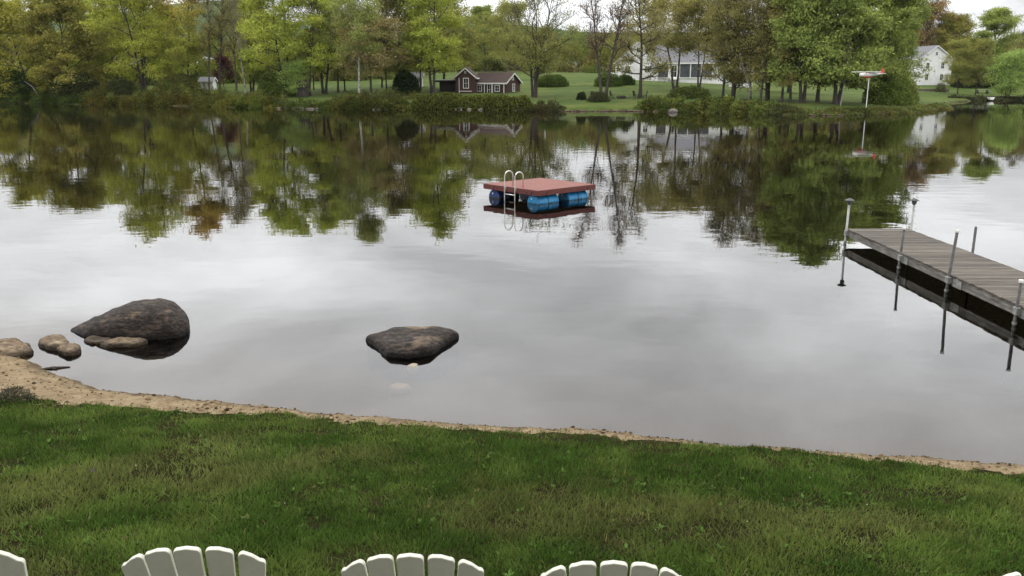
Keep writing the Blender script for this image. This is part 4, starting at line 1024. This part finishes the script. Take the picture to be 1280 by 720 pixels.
# ------------------------------------------------------------------ dock
def wood_mat():
    m, n, l, b = new_mat('weathered_planks')
    t = n.new('ShaderNodeTexCoord'); mp = n.new('ShaderNodeMapping'); mp.inputs['Scale'].default_value = (1.2, 22, 22); l.new(t.outputs['Object'], mp.inputs[0])
    oi = n.new('ShaderNodeObjectInfo'); ad = n.new('ShaderNodeVectorMath'); ad.operation = 'ADD'
    l.new(mp.outputs[0], ad.inputs[0]); ml = n.new('ShaderNodeMath'); ml.operation = 'MULTIPLY'; ml.inputs[1].default_value = 60; l.new(oi.outputs['Random'], ml.inputs[0]); l.new(ml.outputs[0], ad.inputs[1])
    nz = n.new('ShaderNodeTexNoise'); nz.inputs['Scale'].default_value = 1.6; nz.inputs['Detail'].default_value = 8; nz.inputs['Roughness'].default_value = .65; l.new(ad.outputs[0], nz.inputs['Vector'])
    r = ramp(n, [(.28, (.04, .033, .026)), (.5, (.10, .087, .072)), (.75, (.165, .15, .13))]); l.new(nz.outputs['Fac'], r.inputs[0])
    mr = n.new('ShaderNodeMapRange'); mr.inputs['To Min'].default_value = .72; mr.inputs['To Max'].default_value = 1.2; l.new(oi.outputs['Random'], mr.inputs['Value'])
    sc = n.new('ShaderNodeVectorMath'); sc.operation = 'SCALE'; l.new(r.outputs[0], sc.inputs[0]); l.new(mr.outputs[0], sc.inputs['Scale'])
    l.new(sc.outputs[0], b.inputs['Base Color']); b.inputs['Roughness'].default_value = .9; b.inputs['Specular IOR Level'].default_value = .2
    bp = n.new('ShaderNodeBump'); bp.inputs['Strength'].default_value = .6; bp.inputs['Distance'].default_value = .006; l.new(nz.outputs['Fac'], bp.inputs['Height']); l.new(bp.outputs[0], b.inputs['Normal'])
    return m
M['plank'] = wood_mat()
M['beam'] = noise_mat('weathered_beam', [(.3, (.06, .053, .044)), (.5, (.14, .13, .115)), (.75, (.28, .265, .24))], 3, stretch=(4, 1, 8), rough=.9, bump=.4)
M['lantern'] = smooth_mat('lantern_plastic', (.07, .07, .07), .5)
M['bracket'] = noise_mat('galvanised_bracket', [(.3, (.16, .16, .15)), (.6, (.3, .3, .28)), (.8, (.16, .11, .07))], 9, rough=.5, metallic=.4)
M['pipe_dark'] = noise_mat('weathered_pipe', [(.3, (.04, .038, .035)), (.7, (.10, .097, .09))], 10, rough=.5, metallic=.4)
DX0, DX1, DY0, DY1, DZ = 8.5, 10.02, 8.6, 21.35, .36
dock = thing('dock', (DX0, DY1, 0), 'weathered grey plank dock on pipe posts reaching in from the right', 'dock')
n = int((DY1 - DY0) / .147); rp = random.Random(9); pm = []
for k in range(4):
    pm.append(MB().box((0, 0, 0), (1.56, .138, .036)).mesh('plank', .004)); pm[-1].materials.append(M['plank'])
for k in range(n):
    o = link('plank', rp.choice(pm), None, dock)
    o.location = ((DX1 - DX0) / 2 + rp.uniform(-.012, .012), -.07 - k * .147, DZ - .018 + rp.uniform(-.004, .004))
    o.rotation_euler = (rp.uniform(-.012, .012), 0, rp.uniform(-.006, .006) + (math.pi if rp.random() < .5 else 0))
secs = [(0, -3.3), (-3.3, -5.55), (-5.55, -7.75), (-7.75, -12.7)]
for a, b in secs:
    for x in (.02, DX1 - DX0 - .02):
        MB().box((x, (a + b) / 2, DZ - .036 - .085), (.045, abs(b - a) - .03, .165)).build('side_beam', M['beam'], dock, .004)
    MB().box(((DX1 - DX0) / 2, a - .05, DZ - .13), (DX1 - DX0 - .09, .045, .16)).build('cross_joist', M['beam'], dock)
    MB().box(((DX1 - DX0) / 2, (a + b) / 2, DZ - .13), (DX1 - DX0 - .09, .045, .16)).build('cross_joist', M['beam'], dock)
    for x in (.0, DX1 - DX0):
        MB().box((x + (-.012 if x == 0 else .012), b, DZ - .13), (.012, .32, .15)).build('joint_plate', M['bracket'], dock)
def dock_post(name, x, y, top, kind, lean=(0, 0)):
    """pipe post in its bracket; kind: lamp cap, white cap or plain"""
    side = -1 if x < 9.2 else 1
    lx, ly = x - DX0, y - DY1
    o = MB().tube([(lx - lean[0] * 1.8, ly - lean[1] * 1.8, -1.6), (lx + lean[0] * top, ly + lean[1] * top, top)], .028, 12).build('post', M['pipe_dark'] if kind != 'lamp' else M['galv'], dock, smooth=True)
    for f in o.data.polygons: f.use_smooth = len(f.vertices) == 4
    MB().box((lx - side * .02, ly, DZ - .1), (.10, .12, .13)).build('bracket', M['bracket'], o, .008)
    MB().tube([(lx, ly, DZ - .33), (lx, ly, DZ - .29)], .04, 12).build('collar', M['bracket'], o)
    tx, ty = lx + lean[0] * top, ly + lean[1] * top
    if kind == 'white':
        MB().tube([(tx, ty, top - .03), (tx, ty, top + .015)], .038, 12).build('cap', M['white_paint'], o)
    if kind == 'lamp':
        MB().tube([(tx, ty, top), (tx, ty, top + .02), (tx, ty, top + .10), (tx, ty, top + .105)], [.03, .05, .062, .062], 10).build('lantern_body', M['lantern'], o)
        MB().tube([(tx, ty, top + .105), (tx, ty, top + .115), (tx, ty, top + .16)], [.115, .115, .03], 8).build('lantern_roof', M['lantern'], o)
        MB().tube([(tx, ty, .27), (tx, ty, .33)], .06, 10).build('collar', M['bracket'], o)
dock_post('post', DX0 - .06, 21.25, .98, 'lamp', (.015, 0))
dock_post('post', DX1 + .06, 21.25, .98, 'lamp', (.0, 0))
dock_post('post', DX0 - .07, 18.15, .92, 'white', (.03, 0))
dock_post('post', DX1 + .06, 18.3, .92, 'plain')
dock_post('post', DX0 - .07, 16.05, 1.22, 'white', (.055, 0))
dock_post('post', DX0 - .07, 13.75, .78, 'white', (.015, 0))
dock_post('post', DX1 + .06, 13.9, .8, 'plain')

# ------------------------------------------------------------------ rocks in the shallows
def rock_mat(name, dark, mid, light, top, wet=.07):
    m, n, l, b = new_mat(name)
    t = n.new('ShaderNodeTexCoord'); g = n.new('ShaderNodeNewGeometry')
    mp = n.new('ShaderNodeMapping'); mp.inputs['Scale'].default_value = (1.0, 1.8, 3.0); mp.inputs['Rotation'].default_value = (0, R(-20), 0); l.new(t.outputs['Object'], mp.inputs[0])
    nz = n.new('ShaderNodeTexNoise'); nz.inputs['Scale'].default_value = 8; nz.inputs['Detail'].default_value = 14; nz.inputs['Roughness'].default_value = .74; l.new(mp.outputs[0], nz.inputs['Vector'])
    r = ramp(n, [(.36, dark), (.5, mid), (.64, light)]); l.new(nz.outputs['Fac'], r.inputs[0])
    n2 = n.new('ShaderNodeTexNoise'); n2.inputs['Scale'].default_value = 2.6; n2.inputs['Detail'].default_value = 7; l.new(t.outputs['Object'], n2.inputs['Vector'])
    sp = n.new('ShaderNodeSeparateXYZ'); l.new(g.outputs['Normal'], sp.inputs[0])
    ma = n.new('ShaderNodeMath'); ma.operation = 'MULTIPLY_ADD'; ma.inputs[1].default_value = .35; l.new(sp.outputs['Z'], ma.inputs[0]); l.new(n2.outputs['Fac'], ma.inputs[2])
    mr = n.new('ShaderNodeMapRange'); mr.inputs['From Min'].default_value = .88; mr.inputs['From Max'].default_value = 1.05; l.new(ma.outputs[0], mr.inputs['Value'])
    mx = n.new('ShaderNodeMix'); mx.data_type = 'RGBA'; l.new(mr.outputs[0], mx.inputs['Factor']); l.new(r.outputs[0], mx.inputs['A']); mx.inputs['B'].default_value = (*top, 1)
    # water stain: damp dark band with a wavy edge just above the waterline
    ps = n.new('ShaderNodeSeparateXYZ'); l.new(g.outputs['Position'], ps.inputs[0])
    wm = n.new('ShaderNodeMath'); wm.operation = 'MULTIPLY_ADD'; wm.inputs[1].default_value = -.08; l.new(n2.outputs['Fac'], wm.inputs[0]); l.new(ps.outputs['Z'], wm.inputs[2])
    w2 = n.new('ShaderNodeMapRange'); w2.inputs['From Min'].default_value = wet - .06; w2.inputs['From Max'].default_value = wet; w2.inputs['To Min'].default_value = .28; l.new(wm.outputs[0], w2.inputs['Value'])
    sc = n.new('ShaderNodeVectorMath'); sc.operation = 'SCALE'; l.new(mx.outputs['Result'], sc.inputs[0]); l.new(w2.outputs[0], sc.inputs['Scale'])
    l.new(sc.outputs[0], b.inputs['Base Color']); b.inputs['Roughness'].default_value = .8; b.inputs['Specular IOR Level'].default_value = .25
    bp = n.new('ShaderNodeBump'); bp.inputs['Strength'].default_value = 1; bp.inputs['Distance'].default_value = .045; l.new(nz.outputs['Fac'], bp.inputs['Height']); l.new(bp.outputs[0], b.inputs['Normal'])
    return m
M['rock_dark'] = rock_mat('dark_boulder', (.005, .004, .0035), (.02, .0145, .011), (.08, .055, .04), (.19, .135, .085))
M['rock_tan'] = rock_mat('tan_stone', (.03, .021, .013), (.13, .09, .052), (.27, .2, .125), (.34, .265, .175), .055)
M['rock_pale'] = noise_mat('pale_slab', [(.3, (.2, .165, .12)), (.7, (.32, .27, .2))], 6, bump=.4)
def rock(name, poly, h, mat, label, hprof=None, p=2.4, q=.55, seed=1, rough=.05, nt=110, nr=42, depth=.8, ztop=0, centre=None):
    W = [plane_at(x, y, min(ztop, 0)) for x, y in poly]
    c = sum(W, Vector()) / len(W)
    if centre: c = plane_at(*centre)
    th = np.linspace(0, 2 * math.pi, nt, endpoint=False); rr = []
    for t in th:
        d = Vector((math.cos(t), math.sin(t))); best = .05
        for a, b in zip(W, W[1:] + W[:1]):
            a2, b2 = (a - c).to_2d(), (b - c).to_2d(); e = b2 - a2; den = d.x * e.y - d.y * e.x
            if abs(den) < 1e-9: continue
            s = (a2.x * e.y - a2.y * e.x) / den; u = (a2.x * d.y - a2.y * d.x) / den
            if s > 0 and -1e-6 <= u <= 1 + 1e-6: best = max(best, s)
        rr.append(best)
    rr = np.array(rr); k = np.array([1, 3, 4, 3, 1.]); k /= k.sum()
    rr = sum(np.roll(rr, i - 2) * k[i] for i in range(5))
    hx = max(abs(w.x - c.x) for w in W); hy = max(abs(w.y - c.y) for w in W)
    vv, ff = [], []
    levels = [(i / nr, None) for i in range(1, nr + 1)] + [(1.005, -.1), (.985, -.35), (.95, -.7), (.9, -1)]
    vv.append((0, 0, h * (hprof(0, 0) if hprof else 1)))
    for rho, dz in levels:
        ro = 1 - (1 - min(rho, 1)) ** 1.35 if dz is None else rho
        for t, r_ in zip(th, rr):
            x, y = ro * r_ * math.cos(t), ro * r_ * math.sin(t)
            if dz is None:
                z = h * max(0, 1 - ro ** p) ** q * (hprof(x / hx, y / hy) if hprof else 1)
            else: z = dz * depth
            vv.append((x, y, z))
    for t in range(nt): ff.append((0, 1 + t, 1 + (t + 1) % nt))
    for i in range(len(levels) - 1):
        for t in range(nt):
            a = 1 + i * nt + t; b = 1 + i * nt + (t + 1) % nt; ff.append((a, a + nt, b + nt, b))
    me = bpy.data.meshes.new(name); me.from_pydata(vv, [], ff); me.update()
    nrm = [v.normal.copy() for v in me.vertices]
    for v, nn in zip(me.vertices, nrm):
        P = v.co * 2.2 + Vector((seed * 7.3, 0, 0)); P.z *= 2
        d = mnoise.fractal(P, 1.0, 2.0, 4) * rough + .35 * rough * mnoise.fractal(v.co * 11 + Vector((seed, 3, 1)), 1, 2, 3) - abs(mnoise.noise(Vector((v.co.x * 1.5 + seed, v.co.y * 3.5, v.co.z * 9)))) * rough * .5
        v.co += nn * d
    for f in me.polygons: f.use_smooth = True
    me.update(); o = link(name, me, M[mat]); o.location = (c.x, c.y, ztop if ztop < 0 else 0)
    return tag(o, label, 'rock' if 'stone' not in name else 'stone')
hp1 = lambda x, y: float(np.interp(x, [-1.1, -.85, -.5, -.1, .25, .6, .85, 1.05], [.1, .26, .55, .80, .96, 1.0, .95, .84]))
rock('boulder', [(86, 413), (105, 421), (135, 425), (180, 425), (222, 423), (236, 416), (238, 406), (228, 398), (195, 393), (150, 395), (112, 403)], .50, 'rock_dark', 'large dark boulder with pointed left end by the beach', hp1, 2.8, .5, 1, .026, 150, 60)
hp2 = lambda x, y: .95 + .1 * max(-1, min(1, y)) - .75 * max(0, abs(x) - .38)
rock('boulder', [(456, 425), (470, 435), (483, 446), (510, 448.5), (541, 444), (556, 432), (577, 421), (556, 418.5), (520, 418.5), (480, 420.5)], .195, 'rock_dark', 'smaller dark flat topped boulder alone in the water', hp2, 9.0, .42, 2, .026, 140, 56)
rock('stone', [(47, 430), (60, 422), (82, 424), (87, 433), (78, 439), (58, 437)], .11, 'rock_tan', 'flat tan stone nearest the sandy point, left of its pair', None, 5, .4, 3, .035, 60, 20, .3)
rock('stone', [(70, 440), (88, 432), (102, 437), (98, 443), (84, 446)], .085, 'rock_tan', 'flat tan stone, right one of the pair off the sandy point', None, 5, .4, 4, .03, 60, 20, .3)
rock('stone', [(103, 427), (118, 421), (140, 423), (138, 430), (112, 431)], .06, 'rock_tan', 'small flat stone at the boulder front, left one', None, 5, .4, 5, .03, 60, 20, .3)
rock('stone', [(124, 431), (148, 424), (176, 426), (188, 428), (170, 434), (135, 435)], .07, 'rock_tan', 'long flat tan stone lying before the large boulder', None, 5, .4, 6, .035, 70, 22, .3)
rock('stone', [(-22, 442), (-5, 433), (20, 431), (42, 435), (42, 443), (15, 449), (-15, 451)], .17, 'rock_tan', 'rounded sand coloured rock on the beach at the left edge', None, 2.6, .55, 8, .04, 80, 26, .3)
rock('stone', [(484, 486), (497, 482), (512, 484), (514, 488), (500, 491), (488, 490)], .07, 'rock_pale', 'pale slab lying under the water in front of the lone boulder', None, 4, .4, 9, .012, 50, 16, .06, ztop=-.09)
rock('stone', [(508, 459), (516, 456), (524, 457), (522, 461), (512, 462)], .05, 'rock_pale', 'tiny pale stone under the tip of the lone boulder', None, 3, .5, 10, .01, 40, 12, .06, ztop=-.03)

# ------------------------------------------------------------------ adirondack chairs, backs to the camera
def chair_paint():
    m, n, l, b = new_mat('chair_paint')
    t = n.new('ShaderNodeTexCoord'); nz = n.new('ShaderNodeTexNoise'); nz.inputs['Scale'].default_value = 6; nz.inputs['Detail'].default_value = 8; nz.inputs['Roughness'].default_value = .7
    l.new(t.outputs['Object'], nz.inputs['Vector'])
    r = ramp(n, [(.25, (.42, .41, .33)), (.45, (.57, .56, .47)), (.7, (.64, .63, .54))]); l.new(nz.outputs['Fac'], r.inputs[0])
    n2 = n.new('ShaderNodeTexNoise'); n2.inputs['Scale'].default_value = 45; n2.inputs['Detail'].default_value = 2; l.new(t.outputs['Object'], n2.inputs['Vector'])
    mr = n.new('ShaderNodeMapRange'); mr.inputs['From Min'].default_value = .72; mr.inputs['From Max'].default_value = .78; mr.inputs['To Max'].default_value = .7; l.new(n2.outputs['Fac'], mr.inputs['Value'])
    mx = n.new('ShaderNodeMix'); mx.data_type = 'RGBA'; l.new(mr.outputs[0], mx.inputs['Factor']); l.new(r.outputs[0], mx.inputs['A']); mx.inputs['B'].default_value = (.18, .17, .13, 1)
    l.new(mx.outputs['Result'], b.inputs['Base Color']); b.inputs['Roughness'].default_value = .45
    bp = n.new('ShaderNodeBump'); bp.inputs['Strength'].default_value = .25; bp.inputs['Distance'].default_value = .002; l.new(nz.outputs['Fac'], bp.inputs['Height']); l.new(bp.outputs[0], b.inputs['Normal'])
    return m
M['chair'] = chair_paint()
def slat_mesh(w0, w1, L, slope, th=.022, rad=.022):
    """tapering back slat in its own plane (x across, z up), rounded top corners, top edge sloped"""
    pts = [(-w0 / 2, 0), (w0 / 2, 0)]
    zl, zr = L + slope * w1 / 2 * -1, L + slope * w1 / 2
    def arc(cx_, cz_, a0, a1): return [(cx_ + rad * math.cos(a0 + (a1 - a0) * k / 5), cz_ + rad * math.sin(a0 + (a1 - a0) * k / 5)) for k in range(6)]
    pts += arc(w1 / 2 - rad, zr - rad, 0, math.pi / 2) + [(0, L + .006)] + arc(-w1 / 2 + rad, zl - rad, math.pi / 2, math.pi)
    mb = MB(); mb.poly_extrude([(x, -th / 2, z) for x, z in pts], (0, th, 0))
    return mb.mesh('back_slat', .0035)
CH = {}
def adirondack(label, px, py, Yt, rz):
    """back top centre at picture point (px, py), distance Yt"""
    top = at(px, py, Yt)
    o = thing('adirondack_chair', (0, 0, 0), label, 'chair', 'white adirondack chairs in a row on the lawn', rz)
    rec = R(24); L = .80
    zb, yb = .27, -.16                                             # foot of the back
    if not CH:
        for i in range(5):
            k = i - 2
            CH[i] = slat_mesh(.08, .112, L - .014 * k * k - (.012 if abs(k) == 2 else 0), -.13 * k if abs(k) < 2 else -.42 * (k / 2))
        CH['arm'] = MB().box((0, 0, 0), (.12, .62, .024)).mesh('armrest', .01)
        CH['leg'] = MB().box((0, 0, 0), (.022, .11, .46)).mesh('leg', .004)
        CH['seat'] = MB().box((0, 0, 0), (.52, .068, .02)).mesh('seat_slat', .005)
        for m_ in CH.values(): m_.materials.append(M['chair'])
    for i in range(5):
        k = i - 2; s = link('back_slat', CH[i], None, o)
        fan = -R(2.9) * k
        s.rotation_mode = 'XYZ'
        mt = Matrix.Translation((k * .088, yb + abs(k) * .012 + .012 * (1 if abs(k) == 2 else 0), zb)) @ Matrix.Rotation(rec, 4, 'X') @ Matrix.Rotation(-fan, 4, 'Y') @ Matrix.Rotation(R(3.0) * k, 4, 'Z')
        s.matrix_local = mt
    def part(nm, key, loc, rx=0):
        q = link(nm, CH[key], None, o); q.location = loc; q.rotation_euler = (rx, 0, 0)
    MB().box((0, yb - .005 - .02, zb + .03), (.52, .03, .09), Matrix.Rotation(rec, 3, 'X')).build('lower_back_rail', M['chair'], o, .004)
    MB().box((0, yb - .18 + .0, zb + .335), (.60, .03, .07), Matrix.Rotation(rec, 3, 'X')).build('upper_back_rail', M['chair'], o, .004)
    for k in range(6): part('seat_slat', 'seat', (0, -.10 + k * .077, .265 + k * .018), R(13))
    for sx in (-1, 1):
        part('armrest', 'arm', (sx * .33, .0, .47), R(-4))
        part('leg', 'leg', (sx * .285, .27, .225), 0); part('leg', 'leg', (sx * .285, -.22, .235), 0)
        MB().bar((sx * .262, .38, .33), (sx * .262, -.42, .06), .022, .11).build('side_rail', M['chair'], o, .004)
    o.rotation_euler = (R(-9), 0, rz)                              # the lawn falls towards the lake
    Rm = o.rotation_euler.to_matrix()
    tip = Rm @ (Vector((0, yb, zb)) + Matrix.Rotation(rec, 3, 'X') @ Vector((0, -.011, L)))
    x, y = top.x - tip.x, top.y - tip.y
    o.location = (x, y, top.z - tip.z)
    return o
CHAIRS = []
for lab, px, py, Yt, rz in (('white adirondack chair cut by the left picture edge', -80, 688, 3.17, R(4)),
                            ('white adirondack chair second from the left, all five slat tops showing', 232, 688, 3.17, R(3)),
                            ('white adirondack chair in the middle of the row of five', 512, 697, 3.13, R(0)),
                            ('white adirondack chair just left of the wide gap in the row', 768, 706, 3.10, R(-2)),
                            ('white adirondack chair at the right picture edge, only a slat tip showing', 1352, 717, 3.08, R(-6))):
    CHAIRS.append(adirondack(lab, px, py, Yt, rz))

# ------------------------------------------------------------------ grass and weeds of the lawn, beach litter
def lawn_grass():
    rng = np.random.RandomState(77); N = 760000
    Y = 2.3 + 9.8 * rng.rand(N) ** 1.0
    X = (rng.rand(N) * 2 - 1) * (Y * .66 + 2.2)
    # rows farther away need fewer blades per square metre: thin them out
    keep = rng.rand(N) < np.clip(1.12 - .055 * Y, .45, 1)
    X, Y = X[keep], Y[keep]
    Z, S, G = near_z(X, Y)
    ge = G + (vnoise(X, Y, .45, 5, 3) - .5) * .34 + rng.normal(size=len(X)) * .05
    dens = vnoise(X, Y, .38, 51, 3); bare = vnoise(X, Y, .8, 52, 3)
    k = (ge > 0) & (rng.rand(len(X)) < np.clip((dens - .2) * 5, .25, 1)) & ((bare < .69) | (rng.rand(len(X)) < .35)) & (S > .05)
    X, Y, Z, G, S = X[k], Y[k], Z[k], ge[k], S[k]
    n = len(X)
    h = (.026 + .036 * vnoise(X, Y, .55, 53, 3)) * rng.uniform(.55, 1.45, n) * np.clip(.55 + G * 1.2, .55, 1.05)
    tall = rng.rand(n) < .012; h = np.where(tall, h * 1.7, h)
    w = rng.uniform(.0028, .0055, n) * (1 + .06 * np.clip(Y - 3, 0, 9))
    az = rng.rand(n) * 6.283; ln = rng.uniform(.15, 1.0, n); la = rng.rand(n) * 6.283 
    sw = vnoise(X, Y, 1.1, 54, 2) * 12
    la = np.where(rng.rand(n) < .25, sw, la)
    B = np.stack([X, Y, Z - .004], 1)
    side = np.stack([np.cos(az), np.sin(az), az * 0], 1) * w[:, None]
    mid = B + np.stack([np.cos(la) * ln * h * .35, np.sin(la) * ln * h * .35, h * .62], 1)
    tip = B + np.stack([np.cos(la) * ln * h, np.sin(la) * ln * h, h * (1 - .25 * ln)], 1)
    V = np.stack([B - side, B + side, tip + side * .3, tip - side * .3], 1)
    # colour: big soft patches, dry straw blades, dark tufts
    p1 = vnoise(X, Y, 1.6, 55, 3)[:, None]; p2 = vnoise(X, Y, .5, 56, 3)[:, None]; p3 = vnoise(X, Y, 3.2, 57, 2)[:, None]
    g1, g2, g3 = np.array((.053, .096, .018)), np.array((.106, .153, .033)), np.array((.155, .155, .054))
    a = np.clip((p2 - .35) * 3, 0, 1); T = g1 * (1 - a) + g2 * a
    b = np.clip((p1 - .56) * 4, 0, .5); T = T * (1 - b) + g3 * b
    T = T * (.75 + .5 * p3) * (.7 + .6 * vnoise(X, Y, .22, 59, 3)[:, None])
    dry = rng.rand(n, 1) < (.02 + .08 * b); T = np.where(dry, np.array((.19, .16, .07)) * rng.uniform(.6, 1.2, (n, 1)), T)
    T = T * rng.uniform(.7, 1.35, (n, 1))
    T5 = np.repeat(T, 4, 0)
    Fq = np.arange(4 * n).reshape(n, 4)
    me = np_mesh('grass', V.reshape(-1, 3), Fq, T5)
    tag(link('lawn_grass', me, M['grass']), 'short uneven green grass of the lawn', None, None, 'stuff')
    print('grass blades', n)
lawn_grass()
def weeds():
    """broad leaved rosettes, clover and fallen bits scattered over the lawn"""
    rng = np.random.RandomState(78); Vs, Fs, Ts = [], [], []; base = 0
    for k in range(1500):
        Y = 2.4 + 7.5 * rng.rand(); X = (rng.rand() * 2 - 1) * (Y * .66 + 1.5)
        z, s, g = near_z(np.array([X]), np.array([Y]))
        if g[0] < .25 or vnoise(np.array([X]), np.array([Y]), 1.3, 58, 2)[0] < .5: continue
        z = z[0]; m = rng.randint(4, 9); big = rng.uniform(.016, .042); col = np.array((.09, .15, .035)) * rng.uniform(.6, 1.4) if rng.rand() < .93 else np.array((.14, .14, .045))
        for j in range(m):
            a = rng.rand() * 6.28; L = big * rng.uniform(.7, 1.4); el = rng.uniform(.2, .9); w = L * rng.uniform(.18, .3)
            d = np.array((math.cos(a) * math.cos(el), math.sin(a) * math.cos(el), math.sin(el))); e = np.array((-math.sin(a), math.cos(a), 0))
            p = np.array((X, Y, z + .012))
            Vs += [p, p + d * L * .55 + e * w, p + d * L, p + d * L * .55 - e * w]; Fs.append((base, base + 1, base + 2, base + 3)); base += 4; Ts += [col * rng.uniform(.8, 1.2)] * 4
    for k in range(90):                                            # white clover heads and pale flecks
        Y = 2.6 + 7 * rng.rand(); X = (rng.rand() * 2 - 1) * (Y * .66 + 1); z, s, g = near_z(np.array([X]), np.array([Y]))
        if g[0] < .2: continue
        p = np.array((X, Y, z[0] + rng.uniform(.03, .06))); r = rng.uniform(.004, .008)
        c = np.array((.5, .5, .42)) if rng.rand() < .5 else np.array((.3, .24, .13))
        for j in range(3):
            d = unit(rng.normal(size=3)); e = unit(np.cross(d, rng.normal(size=3)))
            Vs += [p - d * r, p + e * r, p + d * r, p - e * r]; Fs.append((base, base + 1, base + 2, base + 3)); base += 4; Ts += [c] * 4
    tag(link('lawn_weeds', np_mesh('weeds', np.array(Vs), np.array(Fs), np.array(Ts)), M['grass']), 'small broad leaved weeds and clover heads in the lawn', None, None, 'stuff')
weeds()
def sand_bits():
    rng = np.random.RandomState(79); bm = bmesh.new()
    Vs, Fs, Ts = [], [], []; base = 0
    ico = [(0, 0, 1), (.89, 0, .45), (.28, .85, .45), (-.72, .53, .45), (-.72, -.53, .45), (.28, -.85, .45), (.72, .53, -.45), (-.28, .85, -.45), (-.89, 0, -.45), (-.28, -.85, -.45), (.72, -.53, -.45), (0, 0, -1)]
    icf = [(0, 1, 2), (0, 2, 3), (0, 3, 4), (0, 4, 5), (0, 5, 1), (1, 6, 2), (2, 7, 3), (3, 8, 4), (4, 9, 5), (5, 10, 1), (6, 7, 2), (7, 8, 3), (8, 9, 4), (9, 10, 5), (10, 6, 1), (6, 11, 7), (7, 11, 8), (8, 11, 9), (9, 11, 10), (10, 11, 6)]
    ico = np.array(ico); n = 3800
    X = rng.uniform(-9, 8, n); yc = np.interp(X, [p[0] for p in near_pts], [p[1] for p in near_pts]); Y = yc - rng.rand(n) ** 1.2 * np.where(X < -4, 1.9, .75) + .1
    Z, S, G = near_z(X, Y)
    for x, y, z, s, g in zip(X, Y, Z, S, G):
        if g > .1 or s < -.05: continue
        r = rng.gamma(1.5) * .0035 + .0025
        if rng.rand() < .03: r *= 2.2
        P = ico * r * rng.uniform(.6, 1.3, (12, 1)) * np.array((1.2, 1, .7)) + np.array((x, y, z + r * .2))
        c = np.array((.22, .155, .085)) * rng.uniform(.35, 1.15)
        if rng.rand() < .2: c = np.array((.06, .045, .03))
        Vs.append(P); Fs.append(np.array(icf) + base); base += 12; Ts.append(np.tile(c, (12, 1)))
    bm.free()
    tag(link('sand_clods', np_mesh('sand_clods', np.concatenate(Vs), np.concatenate(Fs), np.concatenate(Ts)), M['grass']), 'crumbs of wet sand, pebbles and debris scattered along the beach', None, None, 'stuff')
sand_bits()
# a stick afloat by the beach and a dead leaf on the lawn
p = plane_at(67, 461); st = MB().tube([(p.x - .17, p.y - .03, .0), (p.x - .02, p.y + .01, .012), (p.x + .2, p.y + .07, .006)], [.016, .022, .008], 6).tube([(p.x - .02, p.y, .01), (p.x + .07, p.y - .05, .012)], [.012, .005], 5)
tag(st.build('floating_stick', M['bark'], smooth=True), 'short dark stick floating off the beach below the stone pair', 'stick')
p = plane_at(116, 597, .55); zl_ = nz_(p.x, p.y)
tag(MB().add([(p.x - .03, p.y, zl_ + .05), (p.x - .005, p.y - .03, zl_ + .075), (p.x + .035, p.y, zl_ + .06), (p.x, p.y + .035, zl_ + .085), (p.x + .004, p.y, zl_ + .065)], [(0, 1, 4), (1, 2, 4), (2, 3, 4), (3, 0, 4)]).build('dead_leaf', M['bark']), 'curled dark brown dead leaf lying on the grass at left', 'leaf')
# dry weed tuft on the sand at the left edge
rng = np.random.RandomState(31); c = plane_at(14, 496, .3); n = 900
zt_ = nz_(c.x, c.y)
P = cloud(rng, n, (0, 0, .02), (.26, .22, .16)); P[:, 2] = np.maximum(P[:, 2], .005)
tn = np.array((.09, .085, .055)) * rng.uniform(.4, 1.5, (n, 1))
V_, F_, T_ = leaf_quads(P, .05, rng, tn, .22)
o = link('weed_tuft', np_mesh('weed_tuft', V_, F_, T_), M['grass']); o.location = (c.x, c.y, zt_); tag(o, 'grey green dry weed tuft on the sand at the left edge', 'weed')

# ------------------------------------------------------------------ haze
HZ = MB(); HZ.box((0, 1750, 98), (6400, 4900, 206))
hz = HZ.build('haze', None)
m = bpy.data.materials.new('haze_air'); m.use_nodes = True; n_ = m.node_tree.nodes; n_.remove(n_['Principled BSDF'])
pv = n_.new('ShaderNodeVolumePrincipled'); pv.inputs['Color'].default_value = (.74, .85, 1.0, 1); pv.inputs['Density'].default_value = .000035; pv.inputs['Anisotropy'].default_value = .0
m.node_tree.links.new(pv.outputs[0], n_['Material Output'].inputs['Volume'])
hz.data.materials.append(m)
tag(hz, 'thin pale haze between the lake and the far ridge', None, None, 'stuff')
